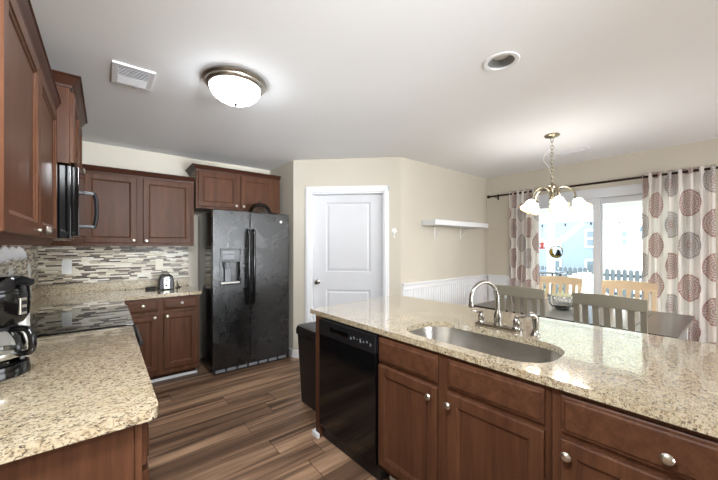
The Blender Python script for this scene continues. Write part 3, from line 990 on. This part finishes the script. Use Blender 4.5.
# white cups hung from hooks under the wall cabinet
ordinal = ['nearest the camera', 'second from the camera', 'third from the camera', 'farthest from the camera, nearest the tile corner']
for i, y in enumerate((1.80, 1.935, 2.075, 2.215)):
    t = thing('hanging_cup', 'white cup hung under the left cabinet, ' + ordinal[i], 'cup', (-.345, y, 1.333), 0, 'white cups hung in a row')
    Mx = rot_to((.86, -.22, .36)) @ Matrix.Scale(.70, 4)
    b = MB(Mx)
    b.lathe([(.0, -.052), (.030, -.052), (.038, -.040), (.046, .0), (.050, .048), (.048, .050), (.046, .046), (.042, .0), (.034, -.036), (.0, -.040)], 28, None, False, False)
    b.build('bowl', M['ceramic'], t, ang=50)
    b = MB(Mx); b.tube([(-.045, 0, .028), (-.064, 0, .030), (-.078, 0, .012), (-.074, 0, -.016), (-.043, 0, -.026)], .006, 8); b.build('handle', M['ceramic'], t)
    top = Mx @ Vector((-.072, 0, .008))
    b = MB(); zc_ = 1.381 - 1.333
    b.tube([(top.x, top.y, zc_), (top.x, top.y, zc_ - .012), (top.x - .008, top.y, zc_ - .020), (top.x, top.y, top.z + .004)], .0028, 6); b.build('hook', M['brass'], t)

# trash can beyond the island
t = thing('trash_can', 'black plastic trash can beside the dishwasher end of the island', 'trash can', (1.49, 2.345, 0), PR)
def rr3(hx, hy, r, z): return [(p[0], p[1], z) for p in rrect(-hx, -hy, hx, hy, r, 5)]
b = MB(); b.loops([rr3(.128, .175, .04, 0), rr3(.132, .18, .04, .02), rr3(.157, .21, .045, .615), rr3(.157, .21, .045, .62)]); b.build('bin', M['black_pl'], t, ang=35)
b = MB(); b.loops([rr3(.162, .216, .05, .60), rr3(.168, .222, .05, .605), rr3(.168, .222, .05, .645), rr3(.158, .21, .05, .672), rr3(.10, .14, .05, .68)]); b.build('lid', M['black_pl'], t, ang=30)

# ------------------------------------------------------------------ ceiling fittings
t = thing('ceiling_light', 'round flush ceiling light with lit frosted dome and nickel ring', 'ceiling light', (.655, 2.085, CH))
b = MB(); b.lathe([(.168, 0), (.192, -.004), (.196, -.014), (.186, -.024), (.180, -.026), (.178, -.036), (.168, -.046), (.158, -.049), (.150, -.046)], 48, None, True, True); b.build('ring', M['nickel'], t)
b = MB(); b.lathe([(.156, -.045), (.152, -.062), (.138, -.088), (.112, -.112), (.076, -.130), (.036, -.139), (.0, -.141)], 48, None, True, False); b.build('glass_dome', M['dome'], t)
b = MB(); b.lathe([(.0, -.138), (.014, -.139), (.016, -.146), (.008, -.152), (.005, -.160), (.0, -.164)], 16, None, False, False); b.build('finial', M['nickel'], t)

t = thing('recessed_light', 'white recessed can light in the ceiling above the island', 'ceiling light', (CAN[0], CAN[1], CH))
b = MB(); b.lathe([(.072, .004), (.072, -.002), (.092, -.006), (.098, -.003), (.098, .0)], 40, None, False, False); b.build('trim_ring', M['white'], t)
b = MB(); b.lathe([(.0725, -.002), (.070, .03), (.066, .075), (.050, .095), (.0, .097)], 40, None, False, False); b.build('baffle', simple('grey_baffle', (150, 150, 150), 0.6), t)
b = MB(); b.lathe([(.052, .092), (.056, .060), (.050, .040), (.030, .034), (.0, .033)], 32, None, False, False); b.build('bulb', M['plastic_w'], t)

t = thing('ceiling_vent', 'square white louvered air vent in the ceiling above the left counter', 'vent', (.135, 2.425, CH))
b = MB()
for a in ((-.105, -.145, .105, -.112), (-.105, .112, .105, .145), (-.105, -.112, -.074, .112), (.074, -.112, .105, .112)): b.box(a[0], a[1], -.012, a[2], a[3], -.0, .002)
b.build('frame', M['white'], t)
b = MB(); b.box(-.078, -.116, -.004, .078, .116, -.0005); b.build('duct_opening', simple('vent_dark', (96, 96, 98), 0.8), t)
for i in range(11):
    y = -.098 + i * .0196
    b = MB(); b.box(-.076, -.007, -.001, .076, .007, .001, M=T(0, y, -.009) @ Matrix.Rotation(R(34 if i < 6 else -34), 4, 'X')); b.build('louver', M['white'], t)
b = MB(); b.box(.010, .110, -.020, .022, .125, -.010, .002); b.build('damper_lever', M['grey_pl'], t)

t = thing('ceiling_register', 'long narrow white ceiling register beside the chandelier', 'vent', (4.06, 1.24, CH), R(-2))
b = MB(); b.box(-.055, -.15, -.010, .055, .15, 0, .003); b.build('frame', M['white'], t)
for i in range(6):
    b = MB(); b.box(-.040 + i * .0145, -.128, -.0125, -.034 + i * .0145, .128, -.0095); b.build('louver', M['white'], t)

# ------------------------------------------------------------------ chandelier
CX_, CY_ = 3.329, 1.189
t = thing('chandelier', 'five-arm nickel chandelier with lit bell shades over the dining table', 'chandelier', (CX_, CY_, 0), R(19.7 + 180))
b = MB(); b.lathe([(.0, CH), (.064, CH), (.066, CH - .006), (.058, CH - .016), (.030, CH - .026), (.010, CH - .032), (.0, CH - .034)], 32, None, False, False); b.build('canopy', M['brass'], t)
b = MB()
zt, zb = CH - .030, 1.99
nl = 12
for i in range(nl):
    z1 = zt - (zt - zb) * i / nl; z0 = zt - (zt - zb) * (i + 1) / nl
    zm, hh = (z0 + z1) / 2, (z1 - z0) / 2 + .006
    b.tube([((.011 * math.cos(a) if i % 2 else 0), (0 if i % 2 else .011 * math.cos(a)), zm + hh * math.sin(a)) for a in [2 * PI * k / 12 for k in range(12)]], .0032, 6, closed=True)
b.build('chain', M['brass'], t)
b = MB(); b.tube([(.004, .0, zt), (.018, -.01, 2.30), (.03, -.055, 2.26), (.03, -.07, 2.20), (.012, -.03, 2.14), (.004, 0, 2.05), (.0, 0, 1.99)], .002, 6); b.build('cord', M['plastic_w'], t)
b = MB(); b.lathe([(.0, 1.995), (.008, 1.99), (.010, 1.975), (.032, 1.968), (.035, 1.955), (.018, 1.945), (.014, 1.91), (.022, 1.88), (.026, 1.83), (.020, 1.80), (.012, 1.78), (.016, 1.765), (.0, 1.75)], 24, None, False, False); b.build('column', M['brass'], t)
sh_pts = []
for k in range(5):
    # 0 faces the camera; angles measured on towards the viewer's right
    phi = R(-58 + 72 * k)
    d = Vector((math.cos(phi), math.sin(phi), 0))    # screen right is +y of the turned frame
    rr = .188
    pth = []
    for i in range(15):
        u = i / 14
        a = PI * u
        q = .02 + (rr - .02) * (1 - math.cos(a)) / 2
        z = 1.865 + .075 * math.sin(a) ** .8 if 0 < i < 14 else (1.84 if i == 0 else 1.875)
        if i > 7: z = z - .045 * (i - 7) / 7
        pth.append(tuple(d * q + Vector((0, 0, z))))
    b = MB(); b.tube(pth, .0075, 8); arm = b.build('arm', M['brass'], t)
    Ms = T(d.x * rr, d.y * rr, 1.822) @ Matrix.Rotation(R(-22), 4, Vector((-d.y, d.x, 0))) @ Matrix.Scale(.88, 4)
    b = MB(Ms); b.lathe([(.0, .024), (.010, .022), (.014, .010), (.022, .0), (.026, -.014), (.0, -.016)], 20, None, False, False); b.build('socket_cup', M['brass'], arm)
    # tulip bell with a scalloped, flaring rim
    b = MB(Ms)
    n = 40
    ls = []
    for r_, z_, sc in ((.022, -.006, 0), (.034, -.018, 0), (.048, -.040, 0), (.056, -.068, .01), (.062, -.092, .05), (.074, -.112, .10), (.084, -.122, .13)):
        ls.append([((r_ * (1 + sc * math.cos(6 * 2 * PI * i / n))) * math.cos(2 * PI * i / n), (r_ * (1 + sc * math.cos(6 * 2 * PI * i / n))) * math.sin(2 * PI * i / n), z_ + .05 * sc * math.cos(6 * 2 * PI * i / n)) for i in range(n)])
    b.loops(ls, False, False)
    sh = b.build('glass_shade', M['shade'], arm, ang=80)
    b = MB(Ms); rim = ls[-1]
    b.tube(rim, .0055, 6, closed=True); b.build('rim', M['amber'], sh)
    b = MB(Ms); b.lathe([(.0, -.020), (.012, -.022), (.014, -.04), (.027, -.066), (.024, -.084), (.0, -.094)], 16, None, False, False); b.build('bulb', M['bulb'], arm)

# ------------------------------------------------------------------ wall shelf and hook
t = thing('wall_shelf', 'white box shelf fixed to the beige dining wall', 'shelf', (0, 0, 0))
b = MB(); b.box(3.118, 2.395, 1.640, 4.35, YS - .001, 1.703, .003); b.build('board', M['white'], t)
for x in (3.378, 3.972):
    b = MB(); b.box(x - .008, YS - .010, 1.470, x + .008, YS, 1.640, .002); b.box(x - .008, 2.43, 1.631, x + .008, YS, 1.640, .002)
    b.tube([(x, YS - .008, 1.50), (x, YS - .05, 1.535), (x, YS - .10, 1.59), (x, YS - .13, 1.634)], .006, 8)
    b.build('bracket', M['plastic_w'], t)
t = thing('wall_hook', 'small round cream hook on the wall right of the pantry door', 'hook', (0, 0, 0)); t.matrix_world = MD @ T(1.238, 0, 1.56)
b = MB(); b.lathe([(.030, 0), (.030, .004), (.022, .008), (.0, .009)], 24, Matrix.Rotation(R(90), 4, 'X'), True, False); b.build('disc', M['plastic_w'], t)
b = MB(); b.tube([(0, -.008, .0), (0, -.010, -.04), (0, -.012, -.075), (0, -.022, -.085), (0, -.032, -.078)], [.007, .006, .006, .006, .005], 8); b.build('prong', M['plastic_w'], t)

# ------------------------------------------------------------------ curtains
ROD_X, ROD_Z = 4.60, 2.134
t = thing('curtain_rod', 'dark bronze curtain rod above the sliding door', 'curtain rod', (0, 0, 0))
b = MB(); b.cyl((ROD_X, -.12, ROD_Z), (ROD_X, 2.50, ROD_Z), .0125, None, 14); b.build('pole', M['bronze'], t)
for y, s_ in ((2.50, 1), (-.12, -1)):
    b = MB(); b.lathe([(.0, -.002), (.014, 0), (.014, .008), (.018, .012), (.026, .024), (.024, .040), (.012, .050), (.0, .052)], 18, T(ROD_X, y, ROD_Z) @ Matrix.Rotation(R(-90 * s_), 4, 'X'), False, False); b.build('finial', M['bronze'], t)
for y in (2.42, -.06):
    b = MB(); b.box(XR - .006, y - .012, ROD_Z - .05, XR, y + .012, ROD_Z + .035, .002); b.tube([(XR - .004, y, ROD_Z - .02), (ROD_X + .02, y, ROD_Z - .02), (ROD_X, y, ROD_Z - .012)], .006, 8); b.build('bracket', M['bronze'], t)


def curtain(label, y0, y1, folds, amp, u0, vshift, flat=0.0, seed=1):
    """hangs from y0 to y1; uv follow the cloth, so the print bends into the folds"""
    rnd = random.Random(seed)
    N, K = 170, 34
    ph = [rnd.uniform(-.5, .5) for _ in range(folds + 2)]
    top, bot = ROD_Z + .034, .03
    bm = bmesh.new()
    uvl = bm.loops.layers.uv.new('UVMap')
    grid, us = [], []
    for k in range(K + 1):
        z = top + (bot - top) * k / K
        e = min(1.0, .45 + .55 * k / 8)
        row = []
        for i in range(N + 1):
            s = i / N
            fl = 1.0 if s < 1 - flat else max(.6, 1 - (s - (1 - flat)) / max(flat, .001) * 1.3)
            a = s * folds * 2 * PI
            j = int(s * folds)
            x = ROD_X - .006 + amp * fl * e * (math.sin(a + .5 * ph[j] * math.sin(2 * PI * s)) + .25 * math.sin(2.3 * a + 3 * k / K + seed)) * (1 + .15 * math.sin(k * .35 + j))
            if k < 3: x = ROD_X + (x - ROD_X) * (.5 + .2 * k) + (.014 if math.sin(a) > 0 else -.014) * (1 if k else .9)
            y = y0 + (y1 - y0) * s + .010 * fl * math.cos(a * 1.0 + k * .06) * e
            row.append(bm.verts.new((x, y, z)))
        grid.append(row)
    # arc length of one mid row gives the cloth coordinate
    mid = grid[K // 2]
    us = [0.0]
    for i in range(N): us.append(us[-1] + (mid[i + 1].co - mid[i].co).length)
    for k in range(K):
        for i in range(N):
            f = bm.faces.new((grid[k][i], grid[k][i + 1], grid[k + 1][i + 1], grid[k + 1][i]))
            for l, (kk, ii) in zip(f.loops, ((k, i), (k, i + 1), (k + 1, i + 1), (k + 1, i))):
                l[uvl].uv = (u0 + us[ii], vshift + grid[kk][ii].co.z)
    b = MB(); b.bm.free(); b.bm = bm
    o = b.build('curtain', M['cloth'], None, True, 180, False)
    sd = o.modifiers.new('thickness', 'SOLIDIFY'); sd.thickness = .002
    tag(o, label, 'curtain')
    return us[-1]


curtain('long medallion-print curtain right of the sliding door',   .735, .205, 7, .034, .02, .12, .45, 3)
curtain('narrow medallion-print curtain left of the sliding door, behind the chandelier', 2.20, 1.79, 6, .036, .10, .30, 0.0, 5)

# ------------------------------------------------------------------ dining table and chairs
TX0, TX1, TY0, TY1 = 3.05, 4.12, .31, 1.86
t = thing('dining_table', 'dark rectangular dining table with white legs by the sliding door', 'table', (0, 0, 0))
b = MB()
for y0, y1 in ((TY0, .565), (.568, 1.602), (1.605, TY1)): b.box(TX0, y0, .724, TX1, y1, .75, .003)
b.build('tabletop', M['table'], t)
b = MB(); b.box(TX0 + .07, TY0 + .07, .64, TX1 - .07, TY0 + .09, .724); b.box(TX0 + .07, TY1 - .09, .64, TX1 - .07, TY1 - .07, .724); b.box(TX0 + .07, TY0 + .07, .64, TX0 + .09, TY1 - .07, .724); b.box(TX1 - .09, TY0 + .07, .64, TX1 - .07, TY1 - .07, .724); b.build('apron', M['white'], t)
for x in (TX0 + .075, TX1 - .075):
    for y in (TY0 + .075, TY1 - .075):
        b = MB(); b.loops([[(x - h, y - h, z), (x + h, y - h, z), (x + h, y + h, z), (x - h, y + h, z)] for h, z in ((.022, 0), (.026, .02), (.036, .58), (.036, .724))]); b.build('leg', M['white'], t, ang=20)


def chair(label, loc, rz, mat, group):
    """back at x = 0, seat towards +x, width along y"""
    t = thing('dining_chair', label, 'chair', loc, rz, group)
    hw = .222
    def bow(y): return -.030 * (1 - (y / hw) ** 2)          # the back is curved
    def lean(z): return .075 * (1 - (z - .45) / .55) if z > .45 else .075
    for s in (-1, 1):
        y = s * (hw - .018)
        b = MB(); b.loops([[(lean(z) - d_, y - .017, z), (lean(z) + d_, y - .017, z), (lean(z) + d_, y + .017, z), (lean(z) - d_, y + .017, z)] for z, d_ in ((.0, .017), (.25, .019), (.45, .021), (.70, .017), (.935, .013))]); b.build('back_post', mat, t, ang=20)
    b = MB()
    n = 12
    ls = []
    for i in range(n + 1):
        y = -hw - .004 + (2 * hw + .008) * i / n
        c = bow(y) * .9; crest = .012 * (1 - (y / hw) ** 2)
        ls.append([(c - .012, y, .918), (c + .014, y, .918), (c + .008, y, 1.0 + crest), (c - .010, y, 1.0 + crest)])
    b.loops(ls); b.build('top_rail', mat, t, ang=30)
    b = MB(); ls = []
    for i in range(n + 1):
        y = -hw + .02 + (2 * hw - .04) * i / n
        c = .06 + bow(y) * .5
        ls.append([(c - .010, y, .535), (c + .010, y, .535), (c + .010, y, .580), (c - .010, y, .580)])
    b.loops(ls); b.build('lower_rail', mat, t, ang=30)
    for k in range(5):
        y = -.140 + .070 * k
        b = MB(); b.loops([[(lean(z) * .82 + bow(y) * (.5 + .45 * (z - .57) / .36) - .007, y - .019, z), (lean(z) * .82 + bow(y) * (.5 + .45 * (z - .57) / .36) + .007, y - .019, z),
                            (lean(z) * .82 + bow(y) * (.5 + .45 * (z - .57) / .36) + .007, y + .019, z), (lean(z) * .82 + bow(y) * (.5 + .45 * (z - .57) / .36) - .007, y + .019, z)] for z in (.570, .66, .75, .84, .925)])
        b.build('slat', mat, t, ang=20)
    b = MB(); b.poly(rounded_outline([(.055, -.20, 1), (.50, -.225, 1), (.50, .225, 1), (.055, .20, 1)], .04), .425, .455); b.build('seat', mat, t, smooth=False)
    for s in (-1, 1):
        b = MB(); b.loops([[(.455 - h, s * .185 - h, z), (.455 + h, s * .185 - h, z), (.455 + h, s * .185 + h, z), (.455 - h, s * .185 + h, z)] for h, z in ((.014, 0), (.020, .425))]); b.build('front_leg', mat, t, ang=20)
    b = MB(); b.box(.085, -.185, .365, .455, -.165, .425); b.box(.085, .165, .365, .455, .185, .425); b.box(.445, -.17, .365, .465, .17, .425); b.build('seat_rail', mat, t)


G1, G2 = 'grey dining chairs along the island side', 'tan dining chairs along the window side'
chair('grey-olive slat-back dining chair behind the gooseneck tap', (2.945, 1.338, 0), 0, M['chair_grey'], G1)
chair('grey-olive slat-back dining chair in front of the right half of the table', (2.945, .675, 0), 0, M['chair_grey'], G1)
chair('tan slat-back dining chair behind the glass bowl', (4.262, 1.433, 0), PI, M['chair_tan'], G2)
chair('tan slat-back dining chair beside the long right curtain', (4.262, .80, 0), PI, M['chair_tan'], G2)

t = thing('glass_bowl', 'cut crystal bowl on the dark dining table', 'bowl', (3.55, 1.176, .75))
n = 48
def fl(r, z, k): return [(r * (1 + k * math.cos(16 * 2 * PI * i / n)) * math.cos(2 * PI * i / n), r * (1 + k * math.cos(16 * 2 * PI * i / n)) * math.sin(2 * PI * i / n), z) for i in range(n)]
b = MB(); b.loops([fl(.050, 0, 0), fl(.058, .004, .0), fl(.088, .018, .03), fl(.114, .050, .045), fl(.125, .085, .045), fl(.124, .118, .03), fl(.121, .140, .05), fl(.116, .140, .05), fl(.117, .118, 0), fl(.116, .085, 0), fl(.102, .050, 0), fl(.066, .022, 0)])
b.build('bowl', M['cut_glass'], t, ang=25)

# suncatcher hung in the glazing
t = thing('suncatcher', 'stained-glass moon suncatcher with a black cat hung in the glass door', 'suncatcher', (4.66, 0, 0))
sc_c = P0 = Vector((0, 1.617, 1.298))
def disc(name, pts, mat, x0=-.004, x1=.004, par=None):
    b = MB(Matrix(((0, 0, 1, 0), (1, 0, 0, sc_c.y), (0, 1, 0, sc_c.z), (0, 0, 0, 1)))); b.poly(pts, x0, x1); return b.build(name, mat, par or t, smooth=False)
# local (u, v) : u = -screen right, v = up
rC = .078
outer = [(rC * math.cos(R(a)), rC * math.sin(R(a))) for a in range(100, 391, 10)]
inner = [(-.022 + .062 * math.cos(R(a)), .016 + .062 * math.sin(R(a))) for a in range(385, 104, -10)]
cm = NT('stained_glass'); cm.set(color=cm.ramp(cm.noise(cm.coord(), 28, 2), [(.30, lin((40, 70, 60))), (.42, lin((190, 150, 60))), (.55, lin((60, 110, 80))), (.68, lin((170, 90, 50)))], 'CONSTANT'), rough=.15)
disc('crescent', outer + inner, cm.m)
b = MB(); b.tube([(0, sc_c.y + rC * math.cos(2 * PI * i / 40), sc_c.z + rC * math.sin(2 * PI * i / 40)) for i in range(40)], .004, 6, closed=True); b.build('ring', M['bronze'], t)
disc('cat', [(-.060, -.030), (-.055, .005), (-.040, .018), (-.040, .040), (-.032, .034), (-.024, .034), (-.016, .040), (-.016, .020), (-.010, .000), (.004, -.022), (.006, -.045), (-.050, -.050)], M['black_pl'], -.006, .006)
b = MB(); b.tube([(0, sc_c.y, sc_c.z + rC), (0, sc_c.y, 1.93)], .0012, 5); b.build('string', M['bronze'], t)

# ------------------------------------------------------------------ outside the sliding door
GZ = -.30
M['grass'] = simple('lawn', (120, 132, 92), 0.95, 0, .12, 2)
M['patio'] = simple('patio_concrete', (190, 188, 182), 0.9, 0, .05, 2)
M['fence'] = wood('weathered_grey_wood', (84, 92, 100), (104, 112, 120), 'Z', 0.8, 0.0)
M['sage'] = simple('pale_sage_paint', (234, 237, 234), 0.7)
M['white_wood'] = simple('white_outdoor_paint', (238, 240, 242), 0.6, 0, .01)
def siding(name, rgb):
    t = NT(name)
    s = t.sep(t.coord())
    fz = t.math('FRACT', t.math('DIVIDE', s[2], .16))
    t.set(color=lin(rgb), rough=.7)
    t.bump(fz, .35, .02)
    return t.m
M['blue'] = siding('blue_lap_siding', (146, 160, 180))
M['whites'] = siding('white_lap_siding', (240, 240, 238))
M['roof'] = simple('grey_shingles', (120, 122, 128), .9, 0, .15, 6)
M['win'] = simple('window_pane_grey', (112, 128, 140), .1, 0, .05)
b = MB(); b.box(XR + .12, -9, GZ - .1, 40, 22, GZ); struct(b.build('ground_yard', M['grass'], smooth=False))
b = MB(); b.box(XR + .12, -2.5, GZ, 8.4, 4.4, GZ + .05); struct(b.build('floor_patio', M['patio'], smooth=False))

t = thing('patio_cover', 'white timber patio roof with braced posts outside the glass door', 'patio roof', (0, 0, 0))
b = MB(); b.loops([[(x, y, z) for x, z in ((XR + .125, 2.52), (8.3, 2.16), (8.3, 2.20), (XR + .125, 2.56))] for y in (-.6, 4.3)]); b.build('roof', M['sage'], t, smooth=False)
b = MB(); b.box(7.93, -.6, 1.90, 8.07, 4.3, 2.14, .005); b.build('beam', M['white_wood'], t)
for y in (2.88, -.45):
    b = MB(); b.box(7.93, y - .065, GZ + .05, 8.07, y + .065, 1.90, .006); b.build('post', M['white_wood'], t)
    for s in (-1, 1):
        b = MB(); b.loops([[(x, y + s * q, z) for x in (7.95, 8.05) for q, z in ()] or [(7.95, y + s * q0, z0), (8.05, y + s * q0, z0), (8.05, y + s * (q0 + .02), z0 - .10), (7.95, y + s * (q0 + .02), z0 - .10)] for q0, z0 in ((.05, 1.42), (.62, 1.93))]); b.build('brace', M['white_wood'], t, smooth=False)
t = thing('string_lights', 'string of small round bulbs along the edge of the patio roof', 'string lights', (0, 0, 0))
b = MB(); pts = []
for i in range(41):
    y = 4.2 - 4.7 * i / 40
    pts.append((7.90, y, 1.905 - .035 * abs(math.sin(PI * i / 4))))
b.tube(pts, .004, 6); b.build('wire', M['grey_pl'], t)
for i in range(2, 40, 4):
    y = 4.2 - 4.7 * i / 40
    b = MB(); b.lathe([(.0, 0), (.010, -.004), (.012, -.016), (.019, -.032), (.017, -.05), (.0, -.06)], 12, T(7.90, y, 1.875), False, False); b.build('bulb', M['bronze'], t)

# neighbouring houses
def house(label, x, y0, y1, zt, mat, wins, roof=True):
    t = thing('house', label, 'house', (x, (y0 + y1) / 2, GZ))
    w = (y1 - y0) / 2
    MB().box(0, -w, 0, 7, w, zt - GZ).build('wall', mat, t)
    if roof:
        b = MB(); b.loops([[(-.5, yy, zt - GZ - .05), (3.5, yy, zt - GZ + 2.4), (7.5, yy, zt - GZ - .05), (7.5, yy, zt - GZ - .2), (-.5, yy, zt - GZ - .2)] for yy in (-w - .1, w + .1)]); b.build('roof', M['roof'], t, smooth=False)
    cy = (y0 + y1) / 2
    for (a0, a1, b0, b1) in wins:
        f_ = MB().box(-.05, a0 - cy - .07, b0 - GZ - .07, .01, a1 - cy + .07, b1 - GZ + .07, .01).build('window', M['white_wood'], t)
        b = MB(); b.box(-.055, a0 - cy, b0 - GZ, -.045, a1 - cy, (b0 + b1) / 2 - .03 - GZ); b.box(-.055, a0 - cy, (b0 + b1) / 2 + .03 - GZ, -.045, a1 - cy, b1 - GZ); b.build('pane', M['win'], f_)
    return t
house('light blue sided house seen beyond the left glass panel', 15, 3.80, 10.5, 4.2, M['blue'], [(3.87, 4.08, 1.38, 1.97), (3.87, 4.08, .0, .78), (5.05, 5.35, 1.30, 1.62), (5.05, 5.35, .1, .75)])
house('white sided house seen beyond the right glass panel', 13, -6.5, 3.25, 5.0, M['whites'], [(2.46, 2.59, 1.44, 1.83)])

# picket fence
t = thing('picket_fence', 'weathered grey-blue picket fence across the yard', 'fence', (11.5, 0, GZ))
b = MB()
y = -6.0
rnd = random.Random(4)
while y < 9:
    h = 1.02 + rnd.uniform(-.01, .01)
    b.loops([[(x, y - .05, 0.04), (x, y + .05, .04), (x, y + .05, h - .05), (x, y, h), (x, y - .05, h - .05)] for x in (-.012, .012)])
    y += .135
b.build('pickets', M['fence'], t, smooth=False)
b = MB(); b.box(.014, -6, .25, .06, 9, .34); b.box(.014, -6, .78, .06, 9, .87); b.build('rail', M['fence'], t)
for y in (-4.2, -1.8, .6, 3.0, 5.4, 7.8):
    b = MB(); b.box(-.05, y - .055, 0, .06, y + .055, 1.12, .008); b.build('post', M['fence'], t)

# outdoor furniture
t = thing('patio_chair', 'white round-backed outdoor chair behind the glass, right of the suncatcher', 'chair', (9.2, 2.55, GZ), R(200))
for i in range(7):
    a = -.27 + .09 * i
    zt_ = 1.02 - 1.3 * a * a
    b = MB(); b.loops([[(-.02 - .25 * (z - .35), a * (1 + .25 * (z - .35)) - .04, z), (-.02 - .25 * (z - .35), a * (1 + .25 * (z - .35)) + .04, z), (.0 - .25 * (z - .35), a * (1 + .25 * (z - .35)) + .04, z), (.0 - .25 * (z - .35), a * (1 + .25 * (z - .35)) - .04, z)] for z in (.30, zt_ - .04, zt_)]); b.build('back_slat', M['white_wood'], t, smooth=False)
b = MB(); b.box(-.02, -.30, .33, .50, .30, .37, .008); b.build('seat', M['white_wood'], t)
for s in (-1, 1):
    MB().box(-.08, s * .34 - .06, .56, .55, s * .34 + .06, .585, .008).build('arm', M['white_wood'], t)
    MB().box(.42, s * .32 - .03, 0, .50, s * .32 + .03, .56, .006).build('leg', M['white_wood'], t)
    MB().box(-.10, s * .32 - .03, 0, -.03, s * .32 + .03, .56, .006).build('leg', M['white_wood'], t)
t = thing('patio_table', 'tall dark outdoor table seen low behind the left curtain edge', 'table', (7.2, 2.70, GZ + .05))
b = MB(); b.lathe([(.0, 1.07), (.36, 1.07), (.38, 1.085), (.36, 1.10), (.0, 1.10)], 40, None, False, False); b.build('tabletop', M['black_glass'], t)
for a in (45, 135, 225, 315):
    b = MB(); b.tube([(.32 * math.cos(R(a)), .32 * math.sin(R(a)), 0), (.26 * math.cos(R(a)), .26 * math.sin(R(a)), .40), (.30 * math.cos(R(a)), .30 * math.sin(R(a)), 1.07)], .018, 8); b.build('leg', M['bronze'], t)
t = thing('bird_feeder', 'small red hummingbird feeder hung by the white patio post', 'feeder', (7.82, 3.0, 1.40))
red = simple('red_plastic', (176, 70, 64), .3)
b = MB(); b.lathe([(.0, -.09), (.06, -.085), (.07, -.07), (.06, -.055), (.03, -.05), (.035, .02), (.05, .04), (.03, .06), (.0, .065)], 20, None, False, False); b.build('bottle', red, t)
b = MB(); b.tube([(0, 0, .06), (0, 0, .30), (.03, 0, .40), (.04, 0, .47)], .004, 6); b.build('hanger', M['bronze'], t)
t = thing('bird_house', 'small blue-grey bird house hung under the patio roof edge near the right curtain', 'bird house', (7.70, 1.16, 1.62))
bl = simple('blue_grey_paint', (140, 170, 196), .5)
b = MB(); b.loops([[(-.07, y_, -.12), (.07, y_, -.12), (.07, y_, .03), (0, y_, .11), (-.07, y_, .03)] for y_ in (-.09, .09)]); b.build('box', bl, t, smooth=False)
b = MB()
for s in (-1, 1): b.box(-.001, -.11, -.006, .13, .11, .006, M=T(0, 0, .12) @ Matrix.Rotation(R(46 if s > 0 else 134), 4, 'Y'))
b.build('roof', bl, t, smooth=False)
MB().lathe([(.022, 0), (.022, .003)], 16, T(-.070, 0, -.02) @ Matrix.Rotation(R(-90), 4, 'Y')).build('hole', M['black_pl'], t)
b = MB(); b.tube([(0, 0, .115), (0, 0, .26), (.08, 0, .31), (.17, 0, .29)], .004, 6); b.build('hanger', M['bronze'], t)
